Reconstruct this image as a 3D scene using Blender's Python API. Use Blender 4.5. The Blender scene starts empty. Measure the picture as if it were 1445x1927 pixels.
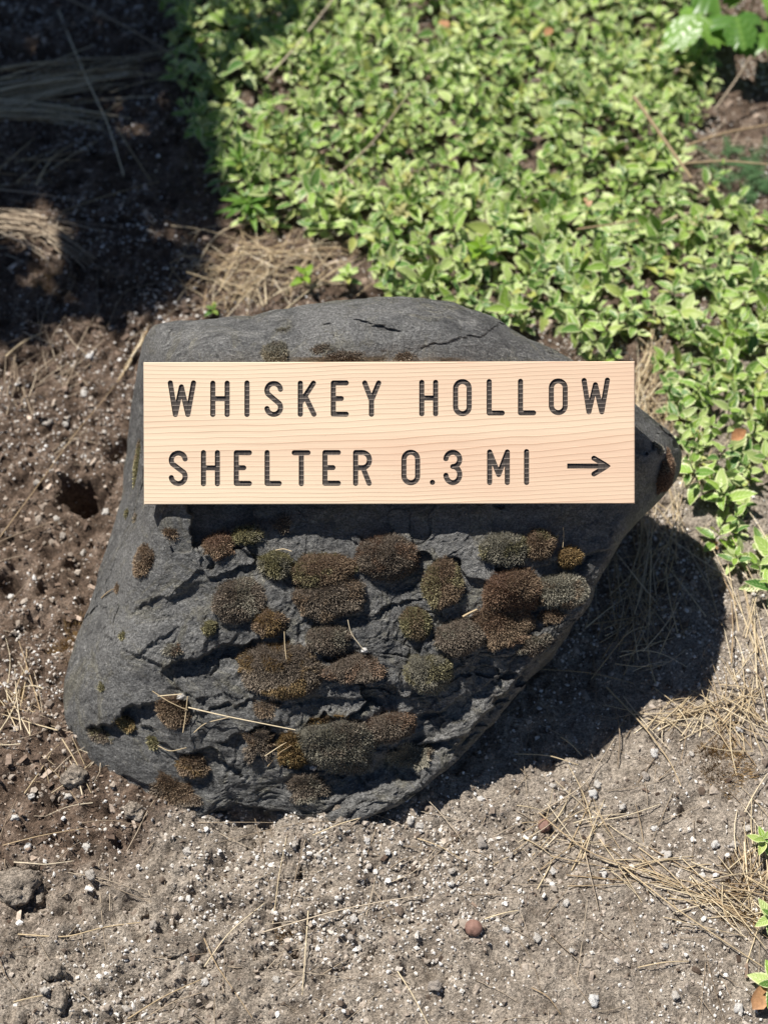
import bpy, math, random
import numpy as np
from mathutils import Vector, Matrix
from mathutils.bvhtree import BVHTree
from mathutils.geometry import delaunay_2d_cdt

rng = np.random.default_rng(7)
random.seed(7)
scene = bpy.context.scene
COL = scene.collection

# ------------------------------------------------------------------ camera, sky, sun, exposure
PW, PH = 1445, 1927
CX, CY = 722.5, 963.5
PITCH = math.radians(56.0)
VFOV = math.radians(38.0)
FPX = CY / math.tan(VFOV / 2)
SIGN_W = 0.61
SIGN_Z = 0.35
RIGHT = np.array([1.0, 0, 0])
FWD = np.array([0, math.cos(PITCH), -math.sin(PITCH)])
UP = np.array([0, math.sin(PITCH), math.cos(PITCH)])

def ray(x, y):
    x = np.asarray(x, float); y = np.asarray(y, float)
    return FWD + RIGHT * ((x - CX) / FPX)[..., None] - UP * ((y - CY) / FPX)[..., None]

sign_depth = FPX * SIGN_W / 923.0
_rel = ray(733, 815) * sign_depth
CAM = np.array([0, 0, SIGN_Z - _rel[2]])
SIGN_C = CAM + _rel
_el = math.asin(-_rel[2] / np.linalg.norm(_rel)) + math.radians(2.6)
SIGN_N = np.array([0, -math.cos(_el), math.sin(_el)])

cam_data = bpy.data.cameras.new('camera')
cam = bpy.data.objects.new('camera', cam_data); COL.objects.link(cam)
cam.location = CAM
cam.rotation_euler = (math.pi / 2 - PITCH, 0, 0)
cam_data.sensor_fit = 'VERTICAL'; cam_data.sensor_height = 24.0; cam_data.sensor_width = 18.0
cam_data.lens = 12.0 / math.tan(VFOV / 2)
cam_data.clip_start = 0.05; cam_data.clip_end = 500
cam_data.dof.use_dof = True
cam_data.dof.focus_distance = sign_depth + 0.02
cam_data.dof.aperture_fstop = 1.9
scene.camera = cam

SUN_DIR = np.array([-0.375, 0.345, 0.861]); SUN_DIR /= np.linalg.norm(SUN_DIR)
world = bpy.data.worlds.new('World'); scene.world = world; world.use_nodes = True
wn = world.node_tree.nodes; wl = world.node_tree.links
sky = wn.new('ShaderNodeTexSky'); sky.sky_type = 'NISHITA'; sky.sun_disc = False
sky.sun_elevation = math.asin(SUN_DIR[2]); sky.sun_rotation = math.atan2(SUN_DIR[0], SUN_DIR[1])
sky.air_density = 0.7; sky.dust_density = 0.2; sky.altitude = 600
wl.new(sky.outputs[0], wn['Background'].inputs[0]); wn['Background'].inputs[1].default_value = 0.05
sun_data = bpy.data.lights.new('sun', 'SUN'); sun_data.energy = 5.0; sun_data.angle = math.radians(0.5)
sun_data.color = (1.0, 0.955, 0.90)
sun = bpy.data.objects.new('sun', sun_data); COL.objects.link(sun)
sun.rotation_euler = Vector(SUN_DIR).to_track_quat('Z', 'Y').to_euler()
sun.location = (-3, 3, 6)
scene.view_settings.view_transform = 'Standard'; scene.view_settings.look = 'None'
scene.view_settings.gamma = 1.0; scene.view_settings.use_curve_mapping = False
scene.view_settings.exposure = 0.48
scene.render.engine = 'CYCLES'
scene.cycles.use_denoising = True
scene.cycles.max_bounces = 6; scene.cycles.transparent_max_bounces = 4

# ------------------------------------------------------------------ helpers
def on_z(x, y, z=0.0):
    """the point at height z that the photograph shows at pixel x, y"""
    q = ray(x, y)
    t = (z - CAM[2]) / q[..., 2]
    return CAM + q * np.asarray(t)[..., None]

def depth_plane(x, y, off=0.0):
    q = ray(x, y)
    return ((SIGN_C + SIGN_N * off - CAM) @ SIGN_N) / (q @ SIGN_N)

def _hash(ix, iy, iz, seed):
    h = (ix.astype(np.uint32) * np.uint32(374761393) + iy.astype(np.uint32) * np.uint32(668265263)
         + iz.astype(np.uint32) * np.uint32(2147483647) + np.uint32(seed * 144665 % 4294967295))
    h = (h ^ (h >> np.uint32(13))) * np.uint32(1274126177)
    h = (h ^ (h >> np.uint32(16))) * np.uint32(2246822519)
    h = h ^ (h >> np.uint32(15))
    return h.astype(np.float64) / 4294967295.0 * 2 - 1

def noise3(p, seed=0):
    p = np.asarray(p, float) + 1000.37
    i = np.floor(p).astype(np.int64); f = p - i
    f = f * f * f * (f * (f * 6 - 15) + 10)
    out = 0
    for dx in (0, 1):
        wx = f[:, 0] if dx else 1 - f[:, 0]
        for dy in (0, 1):
            wy = f[:, 1] if dy else 1 - f[:, 1]
            for dz in (0, 1):
                wz = f[:, 2] if dz else 1 - f[:, 2]
                out = out + wx * wy * wz * _hash(i[:, 0] + dx, i[:, 1] + dy, i[:, 2] + dz, seed)
    return out

def fbm(p, octaves=4, seed=0, gain=0.5, lac=2.03):
    a, tot, s = 1.0, 0, 1.0
    for o in range(octaves):
        tot = tot + a * noise3(p * s, seed + o * 17)
        a *= gain; s *= lac
    return tot

def mesh_np(name, V, F, smooth=True, colors=None, uv=None):
    V = np.asarray(V, np.float32); F = np.asarray(F, np.int32)
    k = F.shape[1]
    me = bpy.data.meshes.new(name)
    me.vertices.add(len(V)); me.vertices.foreach_set('co', V.ravel())
    me.loops.add(F.size); me.loops.foreach_set('vertex_index', F.ravel())
    me.polygons.add(len(F)); me.polygons.foreach_set('loop_start', np.arange(0, F.size, k, dtype=np.int32))
    me.polygons.foreach_set('use_smooth', np.full(len(F), smooth))
    me.update(calc_edges=True)
    if colors is not None:
        a = me.color_attributes.new('tint', 'FLOAT_COLOR', 'POINT')
        c = np.ones((len(V), 4), np.float32); c[:, :3] = colors
        a.data.foreach_set('color', c.ravel())
    if uv is not None:
        l = me.uv_layers.new(name='UVMap')
        l.data.foreach_set('uv', np.asarray(uv, np.float32)[F.ravel()].ravel())
    return me

def link(name, me, mat=None, parent=None, loc=None):
    o = bpy.data.objects.new(name, me); COL.objects.link(o)
    if mat is not None and not me.materials: me.materials.append(mat)
    if parent is not None: o.parent = parent
    if loc is not None: o.location = loc
    return o

def tag(o, label=None, cat=None, group=None, kind=None):
    if label: o['label'] = label
    if cat: o['category'] = cat
    if group: o['group'] = group
    if kind: o['kind'] = kind
    return o

def empty(name, loc, label, cat, group=None):
    o = bpy.data.objects.new(name, None); COL.objects.link(o); o.location = loc
    o.empty_display_size = 0.05
    return tag(o, label, cat, group)

class Bag:
    """collects many small pieces of equal polygon size into one mesh"""
    def __init__(self): self.V, self.F, self.C, self.U, self.n = [], [], [], [], 0
    def add(self, V, F, C=None, U=None):
        self.V.append(V); self.F.append(np.asarray(F) + self.n); self.n += len(V)
        if C is not None: self.C.append(np.broadcast_to(C, (len(V), 3)))
        if U is not None: self.U.append(U)
    def mesh(self, name, smooth=True):
        return mesh_np(name, np.concatenate(self.V), np.concatenate(self.F), smooth,
                       np.concatenate(self.C) if self.C else None, np.concatenate(self.U) if self.U else None)

# ------------------------------------------------------------------ materials
class Mat:
    def __init__(self, name, rough=0.8, spec=0.3):
        self.m = bpy.data.materials.new(name); self.m.use_nodes = True
        self.t = self.m.node_tree; self.b = self.t.nodes['Principled BSDF']
        self.b.inputs['Roughness'].default_value = rough
        self.b.inputs['Specular IOR Level'].default_value = spec
    def n(self, kind, **kw):
        x = self.t.nodes.new('ShaderNode' + kind)
        for k, v in kw.items():
            if k in x.inputs: x.inputs[k].default_value = v
            else: setattr(x, k, v)
        return x
    def l(self, a, b): self.t.links.new(a, b)
    def coords(self, scale=(1, 1, 1), kind='Object', rot=(0, 0, 0)):
        c = self.n('TexCoord'); m = self.n('Mapping')
        m.inputs['Scale'].default_value = scale; m.inputs['Rotation'].default_value = rot
        self.l(c.outputs[kind], m.inputs[0]); return m.outputs[0]
    def noise(self, vec, scale, detail=4, rough=0.55, dist=0.0):
        x = self.n('TexNoise'); x.inputs['Scale'].default_value = scale; x.inputs['Detail'].default_value = detail
        x.inputs['Roughness'].default_value = rough; x.inputs['Distortion'].default_value = dist
        if vec is not None: self.l(vec, x.inputs['Vector'])
        return x.outputs[0]
    def ramp(self, fac, stops, interp='LINEAR'):
        r = self.n('ValToRGB'); r.color_ramp.interpolation = interp
        e = r.color_ramp.elements
        while len(e) < len(stops): e.new(0.5)
        for el, (p, c) in zip(e, stops):
            el.position = p; el.color = (*(c if hasattr(c, '__len__') else (c, c, c)), 1)
        self.l(fac, r.inputs[0]); return r.outputs[0]
    def mix(self, fac, a, b, blend='MIX'):
        x = self.n('Mix', data_type='RGBA', blend_type=blend)
        for v, i in ((fac, 0), (a, 6), (b, 7)):
            if hasattr(v, 'is_linked'): self.l(v, x.inputs[i])
            elif i == 0: x.inputs[0].default_value = v
            else: x.inputs[i].default_value = (*v, 1)
        return x.outputs[2]
    def math(self, op, a, b=None):
        x = self.n('Math', operation=op)
        for i, v in enumerate((a, b)):
            if v is None: continue
            if hasattr(v, 'is_linked'): self.l(v, x.inputs[i])
            else: x.inputs[i].default_value = v
        return x.outputs[0]
    def bump(self, h, dist, strength=1.0, prev=None):
        x = self.n('Bump'); x.inputs['Distance'].default_value = dist; x.inputs['Strength'].default_value = strength
        self.l(h, x.inputs['Height'])
        if prev is not None: self.l(prev, x.inputs['Normal'])
        return x.outputs[0]
    def out(self, color=None, normal=None, rough=None):
        if color is not None:
            if hasattr(color, 'is_linked'): self.l(color, self.b.inputs['Base Color'])
            else: self.b.inputs['Base Color'].default_value = (*color, 1)
        if normal is not None: self.l(normal, self.b.inputs['Normal'])
        if rough is not None: self.l(rough, self.b.inputs['Roughness'])
        return self.m
    def translucent(self, color, amount):
        tr = self.n('BsdfTranslucent'); mx = self.n('MixShader'); mx.inputs[0].default_value = amount
        self.l(color, tr.inputs[0])
        out = self.t.nodes['Material Output']
        self.l(self.b.outputs[0], mx.inputs[1]); self.l(tr.outputs[0], mx.inputs[2]); self.l(mx.outputs[0], out.inputs[0])

def mat_soil():
    m = Mat('dry_soil', 0.95, 0.15)
    c = m.coords()
    big = m.noise(c, 3.2, 5, 0.6); mid = m.noise(c, 26, 6, 0.65); fine = m.noise(c, 240, 5, 0.7)
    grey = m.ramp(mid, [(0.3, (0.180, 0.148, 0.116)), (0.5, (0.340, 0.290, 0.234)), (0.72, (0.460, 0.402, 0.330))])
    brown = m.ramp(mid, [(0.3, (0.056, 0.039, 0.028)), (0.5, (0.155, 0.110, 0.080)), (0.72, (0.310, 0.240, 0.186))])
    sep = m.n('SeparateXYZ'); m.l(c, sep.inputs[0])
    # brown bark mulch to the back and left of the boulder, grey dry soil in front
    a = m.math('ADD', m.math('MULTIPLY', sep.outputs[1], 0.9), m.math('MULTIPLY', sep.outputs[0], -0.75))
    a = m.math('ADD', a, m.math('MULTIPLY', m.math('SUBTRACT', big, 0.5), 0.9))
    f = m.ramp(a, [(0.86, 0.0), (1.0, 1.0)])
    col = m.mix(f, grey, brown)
    speck = m.ramp(fine, [(0.35, 0.45), (0.5, 1.0), (0.66, 1.55)])
    col = m.mix(1.0, col, speck, 'MULTIPLY')
    col = m.mix(1.0, col, m.ramp(m.noise(c, 620, 3, 0.7), [(0.32, 0.55), (0.5, 1.0), (0.68, 1.5)]), 'MULTIPLY')
    rust = m.ramp(m.noise(c, 7, 4, 0.6, 0.5), [(0.66, 0.0), (0.76, 0.55)])
    col = m.mix(rust, col, (0.17, 0.085, 0.035))
    nrm = m.bump(fine, 0.006, 1.0, m.bump(mid, 0.012, 0.8))
    return m.out(col, nrm)

def mat_island(name, stops, rough=0.9, bump_scale=200, bump=0.0015, spec=0.2, vary=0.35):
    """one colour per loose piece, taken along a ramp"""
    m = Mat(name, rough, spec)
    g = m.n('NewGeometry'); oi = m.n('ObjectInfo')
    r = m.math('FRACT', m.math('ADD', g.outputs['Random Per Island'], oi.outputs['Random']))
    col = m.ramp(r, stops)
    c = m.coords()
    n = m.noise(c, bump_scale, 4, 0.65)
    col = m.mix(1.0, col, m.ramp(n, [(0.3, 1 - vary), (0.7, 1 + vary)]), 'MULTIPLY')
    return m.out(col, m.bump(n, bump, 0.8))

def mat_rock():
    m = Mat('dark_slate', 0.5, 0.5)
    c = m.coords()
    cs = m.coords((1.0, 3.2, 3.2), rot=(0.35, 0.28, 0.45))
    big = m.noise(c, 6, 6, 0.65, 0.5); mid = m.noise(cs, 24, 8, 0.72, 0.7); fine = m.noise(c, 330, 5, 0.75); grit = m.noise(c, 900, 2, 0.7)
    col = m.ramp(mid, [(0.28, (0.048, 0.048, 0.046)), (0.44, (0.115, 0.115, 0.111)), (0.56, (0.190, 0.188, 0.178)), (0.70, (0.330, 0.322, 0.296))])
    col = m.mix(m.ramp(big, [(0.42, 0.0), (0.58, 0.85)]), col, (0.235, 0.232, 0.220))
    lich = m.ramp(m.noise(c, 13, 7, 0.8, 1.2), [(0.52, 0.0), (0.60, 0.75)])
    col = m.mix(lich, col, m.ramp(m.noise(c, 90, 3), [(0.35, (0.115, 0.106, 0.080)), (0.65, (0.300, 0.285, 0.225))]))
    rust = m.ramp(m.noise(c, 10, 6, 0.75, 0.6), [(0.66, 0.0), (0.74, 0.5)])
    col = m.mix(rust, col, (0.115, 0.070, 0.042))
    spk = m.ramp(fine, [(0.33, 0.45), (0.5, 1.0), (0.68, 1.9)])
    col = m.mix(1.0, col, spk, 'MULTIPLY')
    col = m.mix(1.0, col, m.ramp(grit, [(0.35, 0.70), (0.65, 1.40)]), 'MULTIPLY')
    nrm = m.bump(fine, 0.0034, 1.0, m.bump(mid, 0.020, 0.95))
    return m.out(col, nrm, m.ramp(mid, [(0.3, 0.34), (0.7, 0.62)]))

def wood_rings(m):
    """growth rings of a plain sawn softwood board: height across the board, wandering slowly along it"""
    c = m.coords()
    sep = m.n('SeparateXYZ'); m.l(c, sep.inputs[0])
    slow = m.noise(m.coords((2.6, 3.5, 1)), 1.5, 2, 0.45)
    wav = m.noise(m.coords((11, 34, 1)), 1.4, 3, 0.5)
    dens = m.noise(m.coords((0.25, 9, 1)), 1.0, 1, 0.4)
    y = m.math('ADD', m.math('MULTIPLY', sep.outputs[1], 165), m.math('MULTIPLY', slow, 2.4))
    y = m.math('ADD', y, m.math('MULTIPLY', wav, 0.30))
    y = m.math('ADD', y, m.math('MULTIPLY', dens, 7.0))
    xx = m.math('MULTIPLY', sep.outputs[0], 1.0)
    y = m.math('SUBTRACT', y, m.math('MULTIPLY', m.math('MULTIPLY', xx, xx), 9.0))
    y = m.math('SUBTRACT', y, m.math('MULTIPLY', xx, 6.0))
    return c, m.math('FRACT', y), sep

def mat_wood():
    m = Mat('pale_fir', 0.5, 0.3)
    c, fr, sep = wood_rings(m)
    fib = m.noise(m.coords((16, 900, 200)), 1.0, 4, 0.6)
    pore = m.noise(m.coords((260, 1500, 400)), 1.0, 3, 0.6)
    tone = m.noise(m.coords((1.0, 11, 1)), 1.3, 3, 0.5)
    fade = m.math('ADD', tone, m.math('MULTIPLY', sep.outputs[0], 0.28))
    early = m.mix(m.ramp(fade, [(0.36, 0.0), (0.66, 1.0)]), (0.870, 0.695, 0.495), (0.805, 0.578, 0.408))
    late = (0.52, 0.300, 0.180)
    f = m.ramp(fr, [(0.0, 0.0), (0.45, 0.02), (0.72, 0.16), (0.86, 0.55), (0.93, 0.80), (0.985, 0.0)])
    amp = m.ramp(m.noise(m.coords((2.2, 34, 1)), 1.2, 2), [(0.3, 0.30), (0.65, 0.85)])
    col = m.mix(m.math('MULTIPLY', f, amp), early, late)
    col = m.mix(1.0, col, m.ramp(fib, [(0.3, 0.92), (0.7, 1.06)]), 'MULTIPLY')
    col = m.mix(m.ramp(pore, [(0.66, 0.0), (0.74, 0.35)]), col, (0.62, 0.36, 0.22))
    speck = m.ramp(m.noise(c, 70, 2, 0.5), [(0.80, 0.0), (0.82, 0.8)])
    col = m.mix(speck, col, (0.25, 0.12, 0.07))
    nrm = m.bump(f, 0.0005, 0.4, m.bump(fib, 0.0003, 0.4))
    return m.out(col, nrm)

def mat_paint():
    m = Mat('black_groove_paint', 0.55, 0.35)
    c, fr, sep = wood_rings(m)
    f = m.ramp(fr, [(0.0, 0.15), (0.50, 0.0), (0.74, 0.15), (0.86, 1.0), (0.93, 0.7), (0.97, 0.1)])
    vert = m.noise(m.coords((900, 60, 100)), 1.0, 3, 0.6)
    col = m.mix(f, (0.046, 0.038, 0.033), (0.260, 0.215, 0.175))
    col = m.mix(1.0, col, m.ramp(vert, [(0.3, 0.65), (0.7, 1.4)]), 'MULTIPLY')
    return m.out(col, m.bump(f, 0.0008, 0.8, m.bump(vert, 0.0005, 0.6)))

def mat_tint(name, rough=0.9, spec=0.15, transl=0.0):
    m = Mat(name, rough, spec)
    a = m.n('Attribute', attribute_name='tint')
    col = a.outputs['Color']
    m.out(col)
    if transl: m.translucent(col, transl)
    return m.m

def mat_leaf(name, mid, dark, edge, transl=0.28, margin=0.30):
    m = Mat(name, 0.33, 0.5)
    g = m.n('NewGeometry'); oi = m.n('ObjectInfo')
    r = m.math('FRACT', m.math('ADD', g.outputs['Random Per Island'], oi.outputs['Random']))
    uv = m.n('UVMap'); sep = m.n('SeparateXYZ'); m.l(uv.outputs[0], sep.inputs[0])
    d = m.math('ABSOLUTE', m.math('SUBTRACT', sep.outputs[0], 0.5))        # 0 midrib .. 0.5 margin
    nz = m.noise(m.coords(), 140, 3, 0.6)
    d2 = m.math('ADD', d, m.math('MULTIPLY', m.math('SUBTRACT', nz, 0.5), 0.30))
    edgef = m.ramp(d2, [(margin, 0.0), (margin + 0.10, 0.92)])
    base = m.ramp(r, [(0.0, dark), (0.25, tuple(0.6 * a + 0.4 * b for a, b in zip(dark, mid))), (0.5, mid), (0.8, tuple(0.5 * a + 0.5 * b for a, b in zip(mid, edge))), (1.0, mid)])
    rib = m.ramp(d, [(0.0, 0.45), (0.035, 0.0)])
    col = m.mix(rib, base, edge)
    side = m.n('TexWave', wave_type='BANDS', bands_direction='Y'); side.inputs['Scale'].default_value = 2.2
    sv = m.n('CombineXYZ'); m.l(d, sv.inputs[0]); m.l(m.math('ADD', sep.outputs[1], m.math('MULTIPLY', d, -0.6)), sv.inputs[1])
    m.l(sv.outputs[0], side.inputs[0])
    col = m.mix(m.ramp(side.outputs[1], [(0.8, 0.0), (1.0, 0.22)]), col, edge)
    col = m.mix(edgef, col, edge)
    yel = m.ramp(r, [(0.90, 0.0), (0.97, 0.6)])
    col = m.mix(yel, col, (0.50, 0.46, 0.13))
    m.out(col, m.bump(side.outputs[1], 0.0012, 0.5))
    m.translucent(col, transl)
    return m.m

M_SOIL = mat_soil(); M_ROCK = mat_rock(); M_WOOD = mat_wood(); M_PAINT = mat_paint()
M_CRUMB = mat_island('soil_crumb', [(0.0, (0.090, 0.065, 0.048)), (0.35, (0.250, 0.205, 0.165)), (0.75, (0.390, 0.335, 0.275)), (0.93, (0.43, 0.37, 0.31)), (1.0, (0.52, 0.46, 0.39))], 0.95)
M_MULCH = mat_island('bark_mulch', [(0.0, (0.040, 0.026, 0.019)), (0.4, (0.120, 0.085, 0.063)), (0.7, (0.24, 0.175, 0.13)), (0.88, (0.42, 0.33, 0.26)), (1.0, (0.56, 0.47, 0.38))], 0.9)
M_PERLITE = mat_island('white_perlite', [(0.0, (0.48, 0.42, 0.36)), (0.25, (0.66, 0.61, 0.54)), (0.7, (0.78, 0.745, 0.69)), (1.0, (0.86, 0.84, 0.80))], 0.85, 320, 0.003, 0.2, 0.12)
M_STRAW = mat_island('dry_straw', [(0.0, (0.34, 0.24, 0.135)), (0.35, (0.50, 0.39, 0.235)), (0.75, (0.64, 0.53, 0.345)), (1.0, (0.72, 0.62, 0.45))], 0.6, 160, 0.0004, 0.35, 0.18)
M_STRAWDULL = mat_island('weathered_straw', [(0.0, (0.20, 0.15, 0.10)), (0.5, (0.36, 0.285, 0.20)), (1.0, (0.54, 0.45, 0.33))], 0.75, 160, 0.0004, 0.3, 0.2)
M_MOSS = mat_tint('moss_fibre', 0.85, 0.15, 0.15)
M_LEAF = mat_leaf('variegated_leaf', (0.255, 0.425, 0.045), (0.060, 0.185, 0.028), (0.800, 0.840, 0.460), 0.21, 0.345)
M_GREEN = mat_leaf('plain_green_leaf', (0.15, 0.30, 0.04), (0.09, 0.21, 0.035), (0.24, 0.40, 0.08), 0.3, 0.6)
M_BRIGHT = mat_leaf('bright_green_leaf', (0.24, 0.42, 0.03), (0.18, 0.34, 0.02), (0.34, 0.50, 0.07), 0.35, 0.6)
M_DARKLEAF = mat_leaf('dark_green_leaf', (0.045, 0.10, 0.03), (0.03, 0.07, 0.022), (0.07, 0.13, 0.045), 0.2, 0.6)
M_STEM = mat_island('green_brown_stem', [(0, (0.10, 0.075, 0.04)), (0.5, (0.14, 0.13, 0.05)), (1, (0.12, 0.17, 0.05))], 0.7)
M_BARK = mat_island('shrub_bark', [(0, (0.08, 0.06, 0.045)), (1, (0.12, 0.09, 0.07))], 0.9, 40, 0.01)
M_DEADLEAF = mat_island('dead_leaf', [(0, (0.30, 0.13, 0.05)), (0.5, (0.36, 0.19, 0.09)), (1, (0.42, 0.27, 0.16))], 0.6, 120, 0.001)
M_REDSTONE = mat_island('reddish_pebble', [(0, (0.22, 0.13, 0.10)), (1, (0.24, 0.14, 0.11))], 0.7, 120, 0.0008)

# ------------------------------------------------------------------ ground
PIT = on_z(148, 935)
PITS = [(on_z(148, 928), 0.026, 0.085), (on_z(165, 945), 0.020, 0.06), (on_z(228, 852), 0.022, 0.03), (on_z(30, 1105), 0.016, 0.016), (on_z(20, 1100), 0.02, 0.02), (on_z(700, 1668), 0.012, 0.010), (on_z(1290, 1530), 0.010, 0.016),
        (on_z(60, 1690), 0.03, 0.016), (on_z(540, 1640), 0.022, 0.014), (on_z(610, 1840), 0.018, 0.01), (on_z(260, 1850), 0.02, 0.012), (on_z(470, 1545), 0.035, 0.022)]

BANK = [on_z(a, b) for a, b in ((250,1512),(222,1490),(195,1466),(170,1440),(148,1412),(134,1385),(124,1355),(120,1325),(122,1295),(130,1262),(640,1556),(680,1548),(330,1548),(290,1532))]

def ground_z(x, y, fine=True):
    x = np.atleast_1d(np.asarray(x, float)); y = np.atleast_1d(np.asarray(y, float))
    p = np.stack([x, y, np.zeros_like(x)], 1)
    near = np.clip((4.5 - np.hypot(x, y - 1.3)) / 2.0, 0, 1)
    rough = 0.55 + 0.85 * np.clip(0.9 - 1.2 * x - 0.2 * y + 0.8 * noise3(p * 3, 91), 0, 1)
    z = 0.016 * fbm(p * 3.2, 3, 5)
    cl = 1 - np.abs(fbm(p * 17, 3, 11)) * 1.3
    z = z + (rough - 0.25) * 0.0105 * (cl - 0.6)
    if fine:
        z = z + near * (0.03 + 0.62 * rough ** 1.5) * 0.0066 * (1 - 2 * np.abs(fbm(p * 48, 3, 23)))
        z = z + near * 0.0026 * fbm(p * 130, 2, 31)
    bank = np.full(x.shape, 9.0)
    for c in BANK: bank = np.minimum(bank, np.hypot(x - c[0], y - c[1]))
    z = z + 0.013 * np.exp(-(bank / 0.035) ** 2)
    wx = x + 0.010 * noise3(p * 60, 95); wy = y + 0.010 * noise3(p * 60, 96)
    for c, r, d in PITS:
        z = z - d * np.exp(-(((wx - c[0]) ** 2 + (wy - c[1]) ** 2) / r ** 2) ** 1.6)
    return z

def axis(lo, hi, step, far):
    a = list(np.arange(lo, hi, step)); s = step
    v = lo
    left = []
    while v > -far: s *= 1.22; v -= s; left.append(v)
    s = step; v = a[-1]; right = []
    while v < far: s *= 1.22; v += s; right.append(v)
    return np.array(left[::-1] + a + right)

gx = axis(-0.92, 0.92, 0.0036, 60); gy = axis(0.36, 2.62, 0.0040, 60)
GX, GY = np.meshgrid(gx, gy)
GZ = ground_z(GX.ravel(), GY.ravel())
nx, ny = len(gx), len(gy)
ii = np.arange(nx * ny).reshape(ny, nx)
gf = np.stack([ii[:-1, :-1].ravel(), ii[:-1, 1:].ravel(), ii[1:, 1:].ravel(), ii[1:, :-1].ravel()], 1)
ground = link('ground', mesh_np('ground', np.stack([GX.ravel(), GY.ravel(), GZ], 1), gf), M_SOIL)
tag(ground, 'dry grey brown soil strewn with white grit and bark mulch', kind='structure')

def at(x, y, lift=0.0):
    """ground point seen at a pixel"""
    p = on_z(x, y)
    for _ in range(3):
        p = on_z(x, y, float(ground_z(p[0], p[1])[0]))
    p[2] += lift
    return p

# ------------------------------------------------------------------ the boulder
OUT = [(285,612,.315),(330,603,.335),(400,600,.345),(470,598,.36),(560,578,.372),(640,565,.378),(720,559,.382),(790,562,.382),(860,572,.375),(930,597,.362),(985,630,.348),(1060,668,.33),
       (1130,715,.325),(1195,765,.285),(1235,795,.255),(1268,822,.225),(1281,850,.205),(1272,900,.190),(1245,935,.185),(1210,968,.195),(1172,1010,.205),(1148,1050,.20),(1122,1100,.18),
       (1098,1150,.16),(1055,1205,.14),(1000,1272,.115),(950,1332,.085),(900,1390,.06),(850,1438,.045),(800,1480,.028),(740,1520,.015),(690,1541,.008),(620,1554,.0),(560,1549,.0),
       (500,1536,.0),(440,1522,.002),(405,1530,.0),(370,1546,-.005),(320,1536,-.005),(260,1508,.0),(200,1462,.005),(150,1410,.012),(125,1360,.02),(121,1310,.03),(130,1260,.04),
       (145,1210,.05),(165,1150,.065),(180,1110,.075),(200,1040,.095),(215,990,.11),(230,930,.13),(240,850,.16),(250,760,.21),(258,690,.255),(270,640,.295)]
OUT = np.array(OUT)
RC = np.array([690.0, 1060.0])
CTRL_G = [(330,800,.034),(420,740,.026),(500,810,.024),(733,815,.023),(960,800,.025),(1120,800,.040),(340,700,.035),(540,690,.024),(733,690,.023),(950,690,.034),(1100,720,.05),
          (300,900,.040),(430,900,.030),(733,900,.026),(1000,900,.030),(1150,900,.050),
          (600,630,.024),(800,630,.024),(420,640,.036),(920,650,.036),(700,600,.030),(850,610,.034),
          (300,975,.011),(330,965,.010),(335,1000,.014),(480,990,.031),(600,1000,.028),(733,1005,.029),(900,1010,.031),(1000,1020,.034),(1110,1030,.052),
          (250,1080,.046),(310,1100,.028),(400,1100,.027),(500,1120,.027),(620,1120,.030),(733,1130,.033),(870,1130,.034),(970,1130,.036),(1060,1120,.055),
          (220,1220,.052),(310,1200,.034),(450,1200,.032),(600,1230,.034),(733,1240,.036),(860,1230,.042),(960,1200,.052),
          (190,1340,.066),(270,1300,.044),(380,1300,.044),(500,1300,.038),(650,1330,.042),(780,1320,.048),(880,1290,.056),
          (220,1420,.068),(330,1400,.054),(450,1400,.051),(600,1400,.046),(740,1400,.054),(820,1370,.062),
          (320,1490,.074),(450,1480,.068),(580,1480,.062),(680,1470,.070),(760,1440,.076),
          (1235,850,.078),(1240,890,.092),(1262,870,.118)]
EDGE_R = 0.022
ctrl_xy, ctrl_g = [], []
for x, y, g in CTRL_G: ctrl_xy.append((x, y)); ctrl_g.append(g)
for x, y, z in OUT:
    q = ray(x, y); t = (z - CAM[2]) / q[2]
    ctrl_xy.append((x, y)); ctrl_g.append(float(t - depth_plane(x, y)) - EDGE_R)
ctrl_xy = np.array(ctrl_xy, float); ctrl_g = np.array(ctrl_g)
def _phi(a, b):
    d = np.sqrt(((a[:, None] - b[None]) ** 2).sum(-1)) / 300
    return d ** 2 * np.log(d + 1e-9)
n_c = len(ctrl_xy); A = np.zeros((n_c + 3, n_c + 3))
A[:n_c, :n_c] = _phi(ctrl_xy, ctrl_xy) + np.eye(n_c) * 0.004
Pm = np.c_[np.ones(n_c), ctrl_xy / 1000]; A[:n_c, n_c:] = Pm; A[n_c:, :n_c] = Pm.T
coef = np.linalg.solve(A, np.r_[ctrl_g, 0, 0, 0])
def tps(xy):
    r = np.empty(len(xy))
    for k in range(0, len(xy), 20000):
        s = xy[k:k + 20000]; r[k:k + 20000] = _phi(s, ctrl_xy) @ coef[:n_c] + np.c_[np.ones(len(s)), s / 1000] @ coef[n_c:]
    return r

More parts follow.
